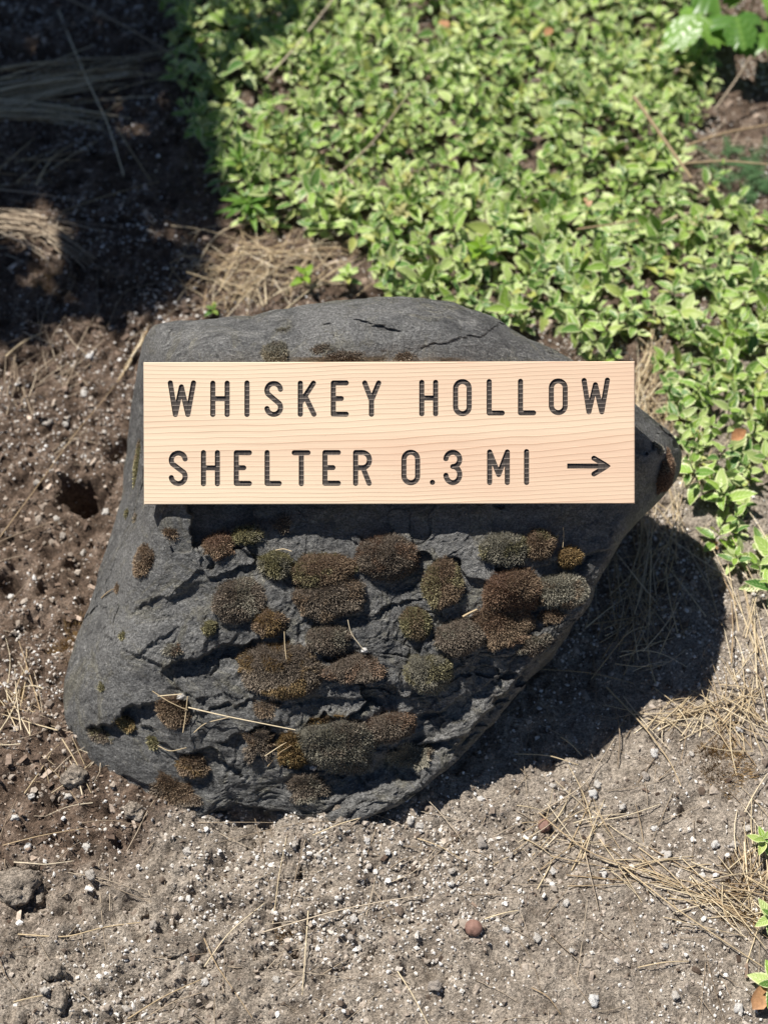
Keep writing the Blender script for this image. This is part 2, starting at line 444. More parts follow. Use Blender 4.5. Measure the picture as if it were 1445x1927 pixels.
# broken ledges: below each line the face is set back by d and recovers over 'fall' pixels
LEDGES = [([(160,1376),(195,1362),(225,1350),(250,1328),(300,1313)], .023, 70), ([(300,1264),(340,1246),(380,1236),(415,1222),(455,1212),(505,1193)], .019, 62),
          ([(405,1392),(470,1374),(530,1350)], .012, 50), ([(770,1348),(830,1342),(885,1306)], .010, 60), ([(640,1168),(720,1147),(800,1118)], .006, 26),
          ([(690,1448),(790,1404),(880,1380)], .014, 60), ([(345,935),(358,990),(372,1036)], -.020, 120),
          ([(380,1532),(440,1515),(500,1526),(570,1538)], .020, 40), ([(840,1420),(930,1332),(1000,1245),(1070,1180)], .022, 90),
          ([(540,1318),(640,1318),(760,1296)], .006, 34), ([(420,1010),(470,1048),(560,1062)], .007, 40), ([(570,1480),(640,1450),(720,1440)], .010, 50),
          ([(880,1320),(950,1262),(1010,1195)], .008, 30), ([(240,1160),(300,1128),(380,1100)], .005, 40), ([(860,1180),(930,1140),(1000,1096)], .008, 40),
          ([(660,598),(720,610),(760,622)], .006, 25), ([(1000,1062),(1090,1056),(1150,1030)], .010, 40), ([(200,1455),(280,1475),(340,1500)], .007, 40),
          ([(255,1240),(300,1210),(340,1175)], .004, 40), ([(350,1340),(420,1330),(500,1310)], .006, 40)]
def ledges(xy, wob):
    tot = np.zeros(len(xy))
    for pts, d, fall in LEDGES:
        pts = np.array(pts, float); best = np.full(len(xy), 1e9); sg = np.zeros(len(xy)); ends = np.zeros(len(xy))
        L = np.r_[0, np.cumsum(np.hypot(*np.diff(pts, axis=0).T))]
        for k in range(len(pts) - 1):
            a, b = pts[k], pts[k + 1]; ab = b - a
            t = np.clip(((xy - a) @ ab) / (ab @ ab), 0, 1)
            dv = xy - (a + t[:, None] * ab); dist = np.hypot(dv[:, 0], dv[:, 1])
            m = dist < best
            best[m] = dist[m]; sg[m] = np.sign(ab[0] * dv[m, 1] - ab[1] * dv[m, 0])
            ends[m] = (L[k] + t[m] * (L[k + 1] - L[k])) / L[-1]
        taper = np.clip(np.minimum(ends, 1 - ends) * 5, 0, 1) ** 0.7
        s = best * sg
        if d < 0: s = -s
        step = np.clip((s + wob) / 3 + 0.5, 0, 1)
        tot += abs(d) * taper * step * np.exp(-np.maximum(s, 0) / fall)
    return tot

NT, NS = 960, 300
th_o = np.unwrap(np.arctan2(OUT[:, 1] - RC[1], OUT[:, 0] - RC[0])); ro = np.hypot(OUT[:, 0] - RC[0], OUT[:, 1] - RC[1])
if th_o[-1] < th_o[0]: th_o, ro = th_o[::-1], ro[::-1]
th = np.linspace(0, 2 * math.pi, NT, endpoint=False)
thx = np.concatenate([th_o - 2 * math.pi, th_o, th_o + 2 * math.pi, th_o + 4 * math.pi]); rx = np.tile(ro, 4)
rim = np.interp(th + 0, thx, rx)
ker = np.exp(-np.arange(-6, 7) ** 2 / 8.0); ker /= ker.sum()
rim = np.convolve(np.r_[rim[-6:], rim, rim[:6]], ker, 'valid')
rim = rim + 4.0 * fbm(np.stack([np.cos(th) * 9, np.sin(th) * 9, th * 0], 1), 4, 3)
ss = np.linspace(0, 1, NS + 1)[1:]
ss = 1 - (1 - ss) ** 1.25
S, TH = np.meshgrid(ss, th, indexing='ij')
RIM = np.broadcast_to(rim, S.shape)
PX = RC[0] + S * RIM * np.cos(TH); PY = RC[1] + S * RIM * np.sin(TH)
xy = np.stack([PX.ravel(), PY.ravel()], 1)
g = tps(xy)
q = ray(xy[:, 0], xy[:, 1]); tp = depth_plane(xy[:, 0], xy[:, 1])
P0 = CAM + q * (tp + g)[:, None]
warp = np.stack([fbm(P0 * 9, 3, 41), fbm(P0 * 9, 3, 42), fbm(P0 * 9, 3, 43)], 1) * 0.035
Pw = P0 + warp
wob = 9 * fbm(P0 * 40, 4, 51)
g = g + ledges(xy, wob)
# thin cleavage plates: terraces that follow the grain of the slate
gr = np.array([0.42, -0.55, 0.72]); gr /= np.linalg.norm(gr)
h = Pw @ gr * 36 + 1.5 * fbm(P0 * 6, 3, 61)
saw = h - np.floor(h); saw = np.where(saw < 0.86, saw / 0.86, (1 - saw) / 0.14)
patch = np.clip(0.45 + 1.4 * fbm(P0 * 7, 3, 71), 0.05, 1)
lower = np.maximum(np.clip((xy[:, 1] - 930) / 250, 0.12, 1) * np.clip((xy[:, 0] - 150) / 260, 0.35, 1), np.clip((xy[:, 0] - 1200) / 40, 0, 0.45))
g = g - 0.0042 * patch * lower * saw
h2 = Pw @ np.array([0.25, -0.75, 0.6]) * 105 + 2.0 * fbm(P0 * 14, 3, 62)
saw2 = h2 - np.floor(h2); saw2 = np.where(saw2 < 0.8, saw2 / 0.8, (1 - saw2) / 0.2)
g = g - 0.0013 * np.clip(0.3 + 1.6 * fbm(P0 * 15, 3, 72), 0, 1) * lower * saw2
g = g + 0.0035 * fbm(P0 * 12, 4, 81) * (0.4 + 0.6 * lower) + 0.0024 * fbm(P0 * 60, 4, 82) * (0.35 + 0.65 * lower)
def facets(p, scale, seed):
    """tilted flat chips: each cell of a warped grid is a little plane of its own"""
    q_ = p * scale; ib = np.floor(q_).astype(np.int64); best = np.full(len(p), 1e9); val = np.zeros(len(p))
    for dx in (-1, 0, 1):
        for dy in (-1, 0, 1):
            for dz in (-1, 0, 1):
                c_ = ib + np.array([dx, dy, dz]) + 5000
                jit = np.stack([_hash(c_[:, 0], c_[:, 1], c_[:, 2], seed + k) for k in range(3)], 1) * 0.45 + 0.5
                ctr = c_ - 5000 + jit; d_ = ((q_ - ctr) ** 2).sum(1)
                til = np.stack([_hash(c_[:, 0], c_[:, 1], c_[:, 2], seed + 5 + k) for k in range(3)], 1)
                v_ = ((q_ - ctr) * til).sum(1) + 0.5 * _hash(c_[:, 0], c_[:, 1], c_[:, 2], seed + 9)
                m_ = d_ < best; best[m_] = d_[m_]; val[m_] = v_[m_]
    return val / scale
stretch = np.stack([Pw @ np.array([0.94, 0.30, 0.16]) * 0.55, Pw @ np.array([-.3, .9, -.3]) * 1.3, Pw[:, 2] * 1.3], 1) + 0.012 * np.stack([fbm(P0 * 30, 3, 44), fbm(P0 * 30, 3, 45), fbm(P0 * 30, 3, 46)], 1)
fm = np.clip(0.35 + 1.3 * fbm(P0 * 6, 2, 75), 0.1, 1) * lower
chips = 0.10 * np.clip(lower, 0.30, 0.9) * facets(stretch, 7.5, 962) + 0.17 * fm * facets(stretch, 14, 900)
g = g + np.clip(chips, -0.010, 0.006) + 0.15 * fm * facets(stretch, 36, 920) + 0.13 * (0.25 + 0.75 * lower) * facets(stretch, 110, 940)
# fissures along the cleavage
for sc_, sd_, dep_ in ((5.0, 951, .0042), (11.0, 953, .0024)):
    nn = fbm(np.stack([stretch[:, 0] * sc_ * .55, stretch[:, 1] * sc_ * 1.6, stretch[:, 2] * sc_ * 1.6], 1), 4, sd_)
    gm = np.clip(0.1 + 1.6 * fbm(P0 * 8, 2, sd_ + 1), 0, 1)
    g = g + dep_ * gm * (0.25 + 0.75 * lower) * np.exp(-(nn / 0.025) ** 2)
# keep the seat of the sign clear
seat = np.clip(np.minimum.reduce([(xy[:, 0] - 262) / 12, (1203 - xy[:, 0]) / 12, (xy[:, 1] - 672) / 12, (947 - xy[:, 1]) / 4]), 0, 1)
g = np.where(seat > 0, np.maximum(g, 0.0212 * seat + (1 - seat) * g), g)
tau = np.clip((S.ravel() - 0.90) / 0.10, 0, 1)
g = g + EDGE_R * (1 - np.sqrt(np.maximum(1 - tau ** 2, 0)))
front = CAM + q * (tp + g)[:, None]
# the back: swells away from the view to the soil
NB = 40
sb = np.cos(np.linspace(0, math.pi / 2, NB + 1))[1:]
last = front[-NT:]
rim_c = last.mean(0)
bulge = 0.36
backs = []
ax = np.array([0.0, 0.42, -0.9]); ax /= np.linalg.norm(ax)
for k, s in enumerate(sb):
    ring = rim_c + (last - rim_c) * s + ax * bulge * math.sqrt(1 - s * s)
    nzv = fbm(ring * 8, 4, 83)[:, None] * 0.018
    backs.append(ring + (ring - rim_c) / (np.linalg.norm(ring - rim_c, axis=1)[:, None] + 1e-6) * nzv * min(1, k / 5))
c_front = front[:NT].mean(0)[None]
VR = np.concatenate([c_front, front] + backs)
quads = []
tot = NS + NB
idx = (1 + np.arange(tot * NT)).reshape(tot, NT)
nxt = np.roll(idx, -1, 1)
quads = np.stack([idx[:-1].ravel(), idx[1:].ravel(), nxt[1:].ravel(), nxt[:-1].ravel()], 1)
# fill the small hole in the middle of the front with thin triangles written as quads
cap = np.stack([np.zeros(NT // 2, int), idx[0, 0::2], np.roll(idx[0], -1)[0::2], np.roll(idx[0], -2)[0::2]], 1)
quads = np.concatenate([quads, cap])
a_, b_, c_ = VR[quads[NT * 50, 0]], VR[quads[NT * 50, 1]], VR[quads[NT * 50, 2]]
if np.cross(b_ - a_, c_ - a_) @ SIGN_N < 0: quads = quads[:, ::-1]
rock_me = mesh_np('boulder', VR, quads)
rock = link('boulder', rock_me, M_ROCK)
tag(rock, 'dark grey slate boulder with broken ledges, dotted with moss cushions', 'boulder')
bvh = BVHTree.FromPolygons([tuple(v) for v in VR.tolist()], [tuple(f) for f in quads[:NS * NT].tolist()])

def rock_at(x, y):
    o = Vector(CAM); d = Vector(ray(x, y)).normalized()
    hit = bvh.ray_cast(o, d)
    return (np.array(hit[0]), np.array(hit[1])) if hit[0] is not None else (None, None)

# ------------------------------------------------------------------ the sign
SB = np.cross(SIGN_N, RIGHT); SB /= np.linalg.norm(SB)          # up along the board
ROLL = math.radians(-0.12)
SX = RIGHT * math.cos(ROLL) - SB * math.sin(ROLL); SY = np.cross(SIGN_N, SX)
def board_xy(x, y):
    q = ray(x, y); t = depth_plane(x, y)
    p = CAM + q * np.asarray(t)[..., None] - SIGN_C
    return np.stack([p @ SX, p @ SY], -1)
BT = 0.0205
cor = board_xy(np.array([272, 1193, 1195, 270]), np.array([682, 679.5, 948, 949]))
bx0 = (cor[0, 0] + cor[3, 0]) / 2; bx1 = (cor[1, 0] + cor[2, 0]) / 2; by1 = (cor[0, 1] + cor[1, 1]) / 2; by0 = (cor[2, 1] + cor[3, 1]) / 2
sign_root = empty('trail_sign', SIGN_C - SIGN_N * BT, 'pale wooden board with carved black lettering resting on the mossy boulder', 'sign')
sign_root.rotation_euler = Matrix((tuple(SX), tuple(SY), tuple(SIGN_N))).transposed().to_euler()

def arc(cx, cy, rx, ry, a0, a1, n=14):
    t = np.radians(np.linspace(a0, a1, n)); return [(cx + rx * math.cos(v), cy - ry * math.sin(v)) for v in t]
def stadium(x0, x1, y0, y1):
    r = (x1 - x0) / 2; cx = (x0 + x1) / 2
    p = arc(cx, y0 + r, r, r, 180, 0) + arc(cx, y1 - r, r, r, 0, -180); return p + [p[0]]
def glyph_S(x0, x1, y0, y1):
    r = (x1 - x0) / 2; cx = (x0 + x1) / 2; 
    top = arc(cx, y0 + r, r, r, 8, 215, 18)
    bot = arc(cx, y1 - r, r, r, 35, -172, 18)
    return [top + bot]
def glyph_3(x0, x1, y0, y1, ym):
    r = (x1 - x0) / 2; cx = (x0 + x1) / 2
    r1 = (ym - y0) / 2; r2 = (y1 - ym) / 2
    return [arc(cx, y0 + r1, r, r1, 175, -90, 18) , arc(cx, ym + r2, r, r2, 90, -175, 18)]
GLYPHS = [('W', [[(321,720.5),(330.5,780),(341.8,728),(354,780),(364.6,720.5)]]),
    ('H', [[(400.9,721),(400.9,780)],[(427.8,721),(427.8,780)],[(400.9,750.3),(427.8,750.3)]]),
    ('I', [[(465.1,720.6),(465.1,780)]]),
    ('S', glyph_S(502.5, 528.2, 721.5, 779.8)),
    ('K', [[(565.3,721),(565.3,779.6)],[(590,721),(566.5,757)],[(574.5,746),(591,779.6)]]),
    ('E', [[(651.6,720.6),(627.3,720.6),(627.3,779.4),(651.6,779.4)],[(627.3,750),(642.3,750)]]),
    ('Y', [[(686.4,720.6),(699,753.5),(712.5,720.6)],[(699,753.5),(699,779.6)]]),
    ('H', [[(793.5,719.4),(793.5,778.8)],[(819.5,719.4),(819.5,778.8)],[(793.5,749),(819.5,749)]]),
    ('O', [stadium(857, 882.6, 718, 778.5)]),
    ('L', [[(920.2,718),(920.2,777.2),(944.7,777.2)]]), ('L', [[(979,717.5),(979,776.9),(1003.6,776.9)]]),
    ('O', [stadium(1037, 1063, 716.8, 776.5)]),
    ('W', [[(1098.5,716),(1107.6,775),(1119.8,724),(1131.8,775),(1142.3,715.3)]]),
    ('S', glyph_S(322.8, 349, 852.5, 910)),
    ('H', [[(383.3,851.6),(383.3,910.4)],[(409.5,851.6),(409.5,910.4)],[(383.3,880.5),(409.5,880.5)]]),
    ('E', [[(469.6,852),(445,852),(445,909.7),(469.6,909.7)],[(445,880.3),(459,880.3)]]),
    ('L', [[(502.9,851.6),(502.9,909.7),(525.7,909.7)]]),
    ('T', [[(553.8,851.9),(579.8,851.9)],[(567.2,851.9),(567.2,910.2)]]),
    ('E', [[(636.7,851.6),(611.6,851.6),(611.6,909.3),(636.7,909.3)],[(611.6,880),(626.6,880)]]),
    ('R', [[(669.2,909.7),(669.2,851.5),(682,851.5)] + arc(682, 865.8, 13.3, 14.3, 90, -90, 12) + [(669.2,880.1)], [(683,880.1),(694.6,909.5)]]),
    ('0', [stadium(760, 785.7, 851, 908.5)]),
    ('.', [[(813.4,907.6),(813.6,907.6)]]),
    ('3', glyph_3(838.8, 864.8, 851, 908.3, 877.9)),
    ('M', [[(921,908),(921,850.5),(938,893),(954.2,850.5),(954.2,908)]]),
    ('I', [[(990.4,849.8),(990.4,908)]]),
    ('arrow', [[(1066.7,877),(1141,877)],[(1117,862.3),(1142,877),(1117,892)]])]
HALF = 4.85
def sdf(glyph, X, Y):
    name, strokes = glyph
    d = np.full(X.shape, 1e9)
    for s in strokes:
        for (ax_, ay_), (bx_, by_) in zip(s[:-1], s[1:]):
            vx, vy = bx_ - ax_, by_ - ay_; L2 = vx * vx + vy * vy + 1e-9
            t = np.clip(((X - ax_) * vx + (Y - ay_) * vy) / L2, 0, 1)
            d = np.minimum(d, np.hypot(X - ax_ - t * vx, Y - ay_ - t * vy) - HALF)
    if name == 'arrow':          # square tail, pointed head
        d = np.maximum(d, 1066.7 - X)
        tip = np.maximum.reduce([np.abs(Y - 877) - (1149 - X) * 0.72, 1128 - X])
        d = np.minimum(d, np.maximum(tip, np.abs(Y - 877) - 6))
        d = np.maximum(d, (np.abs(Y - 877) - (1149.5 - X) * 0.72) * 0.8)
    return d

def contours(glyph):
    pts = np.concatenate([np.array(s) for s in glyph[1]])
    x0, y0 = pts.min(0) - 8; x1, y1 = pts.max(0) + 8
    if glyph[0] == 'arrow': x1 += 6
    st = 0.55
    X, Y = np.meshgrid(np.arange(x0, x1, st), np.arange(y0, y1, st))
    D = sdf(glyph, X, Y) + 1e-7
    segs = {}
    H_, W_ = D.shape
    def ep(i, j, k, l):
        a, b = D[i, j], D[k, l]; t = a / (a - b)
        return ((i, j, k, l), (X[i, j] + t * (X[k, l] - X[i, j]), Y[i, j] + t * (Y[k, l] - Y[i, j])))
    coord = {}
    ins = D < 0
    cell = ins[:-1, :-1].astype(int) + ins[:-1, 1:] + ins[1:, :-1] + ins[1:, 1:]
    adj = {}
    for i, j in zip(*np.nonzero((cell > 0) & (cell < 4))):
        es = []
        for a, b in (((i, j), (i, j + 1)), ((i, j + 1), (i + 1, j + 1)), ((i + 1, j), (i + 1, j + 1)), ((i, j), (i + 1, j))):
            if ins[a] != ins[b]:
                key, c = ep(*a, *b); coord[key] = c; es.append(key)
        for k in range(0, len(es) - 1, 2):
            adj.setdefault(es[k], []).append(es[k + 1]); adj.setdefault(es[k + 1], []).append(es[k])
    loops, seen = [], set()
    for k0 in adj:
        if k0 in seen: continue
        loop = [k0]; seen.add(k0); cur = k0
        while True:
            nx_ = [k for k in adj[cur] if k not in seen]
            if not nx_: break
            cur = nx_[0]; seen.add(cur); loop.append(cur)
        P = np.array([coord[k] for k in loop])
        keep = [P[0]]
        for p in P[1:]:
            if np.hypot(*(p - keep[-1])) > 0.5: keep.append(p)
        if len(keep) > 3: loops.append(np.array(keep))
    return loops

G_LOOPS = [contours(gl) for gl in GLYPHS]
# front of the board with the letters left open
CH = 0.0009
v2 = [(bx0 + CH, by0 + CH), (bx1 - CH, by0 + CH), (bx1 - CH, by1 - CH), (bx0 + CH, by1 - CH)]; e2 = [(0, 1), (1, 2), (2, 3), (3, 0)]
ring_idx = []
for loops in G_LOOPS:
    for P in loops:
        B = board_xy(P[:, 0], P[:, 1]); k = len(v2)
        v2 += [tuple(b) for b in B]; e2 += [(k + i, k + (i + 1) % len(B)) for i in range(len(B))]
        ring_idx.append((k, len(B)))
res = delaunay_2d_cdt([Vector(v) for v in v2], e2, [], 0, 1e-7, True)
ov, of = np.array([tuple(v) for v in res[0]]), np.array([tuple(f) for f in res[2]])
def to_px(b):
    p = SIGN_C + SX * b[..., 0:1] + SY * b[..., 1:2] - CAM
    d = p @ FWD
    return CX + FPX * (p @ RIGHT) / d, CY - FPX * (p @ UP) / d
def all_sdf(b):
    X, Y = to_px(b); d = np.full(X.shape, 1e9)
    for gl in GLYPHS: d = np.minimum(d, sdf(gl, X, Y))
    return d
keep = all_sdf(ov[of].mean(1)) > 0
of = of[keep]
bag_V = [tuple((x, y, BT)) for x, y in ov]; bag_F = [tuple(f) for f in of]
def addv(x, y, z): bag_V.append((x, y, z)); return len(bag_V) - 1
cf = [addv(bx0 + CH, by0 + CH, BT), addv(bx1 - CH, by0 + CH, BT), addv(bx1 - CH, by1 - CH, BT), addv(bx0 + CH, by1 - CH, BT)]
co = [addv(bx0, by0, BT - CH), addv(bx1, by0, BT - CH), addv(bx1, by1, BT - CH), addv(bx0, by1, BT - CH)]
cb = [addv(bx0, by0, 0), addv(bx1, by0, 0), addv(bx1, by1, 0), addv(bx0, by1, 0)]
for k in range(4):
    n = (k + 1) % 4
    bag_F += [(co[k], co[n], cf[n]), (co[k], cf[n], cf[k]), (cb[k], cb[n], co[n]), (cb[k], co[n], co[k])]
bag_F += [(cb[0], cb[2], cb[1]), (cb[0], cb[3], cb[2])]
LIP = 0.0005
for k, n in ring_idx:                                           # bare wood lip of each groove
    top = [addv(*v2[k + i], BT) for i in range(n)]; low = [addv(*v2[k + i], BT - LIP) for i in range(n)]
    for i in range(n):
        j = (i + 1) % n
        bag_F += [(top[i], top[j], low[j]), (top[i], low[j], low[i])]
board = link('board', mesh_np('board', np.array(bag_V), np.array(bag_F), smooth=False), M_WOOD, sign_root)
GD = 0.0019
for gl, loops in zip(GLYPHS, G_LOOPS):
    vv, ee, Vl, Fl = [], [], [], []
    for P in loops:
        B = board_xy(P[:, 0], P[:, 1]); k = len(vv)
        vv += [tuple(b) for b in B]; ee += [(k + i, k + (i + 1) % len(B)) for i in range(len(B))]
        a = len(Vl); Vl += [(b[0], b[1], BT - LIP) for b in B] + [(b[0], b[1], BT - GD) for b in B]
        n = len(B)
        for i in range(n):
            j = (i + 1) % n
            Fl += [(a + i, a + j, a + n + j), (a + i, a + n + j, a + n + i)]
    r2 = delaunay_2d_cdt([Vector(v) for v in vv], ee, [], 0, 1e-7, True)
    o2, f2 = np.array([tuple(v) for v in r2[0]]), np.array([tuple(f) for f in r2[2]])
    Xc, Yc = to_px(o2[f2].mean(1)); f2 = f2[sdf(gl, Xc, Yc) < 0]
    a = len(Vl); Vl += [(x, y, BT - GD) for x, y in o2]; Fl += [tuple(a + f) for f in f2]
    nm = 'arrow' if gl[0] == 'arrow' else 'full_stop' if gl[0] == '.' else 'digit' if gl[0].isdigit() else 'letter'
    o = link(nm, mesh_np(nm, np.array(Vl), np.array(Fl), smooth=False), M_PAINT, sign_root)
    o['label'] = {'arrow': 'black carved arrow', 'full_stop': 'black carved dot'}.get(nm, 'black carved %s %s' % (nm, gl[0]))

# ------------------------------------------------------------------ moss
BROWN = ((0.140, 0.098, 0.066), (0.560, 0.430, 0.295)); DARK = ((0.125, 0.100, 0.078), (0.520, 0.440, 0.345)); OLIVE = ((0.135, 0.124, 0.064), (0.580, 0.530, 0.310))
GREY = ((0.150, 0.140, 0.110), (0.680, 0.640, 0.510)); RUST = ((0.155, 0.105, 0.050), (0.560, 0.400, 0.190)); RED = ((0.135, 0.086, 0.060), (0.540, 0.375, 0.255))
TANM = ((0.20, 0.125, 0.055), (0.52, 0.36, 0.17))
def moss_mesh(center, nrm, rx, ry, ang, height, cols, mix=None, ragged=0.16, hair=0.0050, dens=2.3, surf=None, seed=0):
    r_ = np.random.default_rng(seed + 100)
    a = RIGHT - nrm * (RIGHT @ nrm); a /= np.linalg.norm(a); b = np.cross(nrm, a)
    ca, sa = math.cos(ang), math.sin(ang)
    ea = a * ca + b * sa; eb = b * ca - a * sa
    def outline(phi):
        p = np.stack([np.cos(phi) * 1.6 + seed, np.sin(phi) * 1.6, np.zeros_like(phi)], 1)
        return 0.96 + ragged * fbm(p, 3, 200 + seed, 0.6) * 1.15
    fit = {}
    def quad(lx, ly): return np.stack([np.ones_like(lx), lx, ly, lx * lx, lx * ly, ly * ly], 1)
    def place(rho, phi, drop=0.0):
        R = outline(phi) * rho
        lx, ly = R * np.cos(phi), R * np.sin(phi)
        base = center + ea * (lx * rx)[:, None] + eb * (ly * ry)[:, None]
        act = np.array([(surf(b_, nrm) - b_) @ nrm for b_ in base])
        if not fit:                      # the cushion bridges the cracks under it
            A_ = quad(lx, ly); wt = np.ones(len(lx))
            for _ in range(4):
                k_ = np.linalg.lstsq(A_ * wt[:, None], act * wt, rcond=None)[0]; res_ = act - A_ @ k_
                wt = np.where(res_ < -0.001, 0.35, 1.0)
            fit['k'] = k_
        w_ = np.clip((rho - 0.78) / 0.22, 0, 1) ** 2
        hq = quad(lx, ly) @ fit['k']
        hh = (1 - w_) * np.maximum(hq, np.minimum(act - 0.003, hq + 0.006)) + w_ * np.maximum(act, hq - 0.012)
        dome = height * np.power(np.clip(1 - rho ** 2.4, 0, 1), 0.62) * (1 + 0.12 * fbm(base * 70, 2, 300 + seed))
        return base + nrm * (hh + dome - drop)[:, None], base
    V, F, C = [], [], []
    c0, c1 = np.array(cols[0]), np.array(cols[1])
    # dome under the fibres, darkened to paint the shade in the gaps between them
    nr, nph = 7, 30
    rr, pp = np.meshgrid(np.linspace(0.02, 1, nr), np.linspace(0, 2 * math.pi, nph, endpoint=False), indexing='ij')
    D, _ = place(rr.ravel(), pp.ravel(), 0.0018 if hair < .005 else 0.012)
    for i in range(nr - 1):
        for j in range(nph):
            k = (j + 1) % nph
            p0, p1, p2, p3 = i * nph + j, (i + 1) * nph + j, (i + 1) * nph + k, i * nph + k
            F += [(p0, p1, p2), (p0, p2, p3)]
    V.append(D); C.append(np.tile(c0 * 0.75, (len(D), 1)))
    scale_px = FPX / np.linalg.norm(center - CAM)
    n = int(math.pi * rx * ry * scale_px ** 2 / dens ** 2)
    rho = np.sqrt(r_.random(n)) * 1.02; phi = r_.random(n) * 2 * math.pi
    tip_b, base = place(np.minimum(rho, 1.0), phi, 0.002)
    rad = ea * np.cos(phi)[:, None] * ry / max(rx, ry) + eb * np.sin(phi)[:, None] * rx / max(rx, ry)
    d = nrm * 0.85 + rad * (rho ** 1.5 * 0.95)[:, None] + r_.normal(0, 0.20, (n, 3))
    d /= np.linalg.norm(d, axis=1)[:, None]
    ln = hair * (0.65 + 0.7 * r_.random(n)); w = 0.00034 + 0.00032 * r_.random(n)
    sd = np.cross(d, r_.normal(0, 1, (n, 3))); sd /= np.linalg.norm(sd, axis=1)[:, None]
    o = sum(len(v) for v in V)
    tri = np.empty((n, 3, 3)); tri[:, 0] = tip_b - sd * w[:, None]; tri[:, 1] = tip_b + sd * w[:, None]; tri[:, 2] = tip_b + d * ln[:, None]
    V.append(tri.reshape(-1, 3)); F = np.concatenate([np.array(F), (np.arange(3 * n).reshape(-1, 3) + o)])
    patch = fbm(base * 60, 3, 400 + seed)
    cc1 = np.tile(c1, (n, 1)); cc0 = np.tile(c0, (n, 1))
    if mix is not None:
        f = np.clip(0.32 + 2.0 * (patch - 0.15), 0, 0.85)[:, None]
        cc1 = cc1 * (1 - f) + np.array(mix[1]) * f; cc0 = cc0 * (1 - f) + np.array(mix[0]) * f
    br = (0.60 + 1.25 * r_.random(n) ** 2)[:, None]  # brightness spread paints single fibres as lit against dimmer ones
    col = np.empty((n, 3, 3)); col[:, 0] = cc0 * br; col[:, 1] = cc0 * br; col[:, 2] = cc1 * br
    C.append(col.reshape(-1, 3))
    V = np.concatenate(V); return V, F, np.concatenate(C)

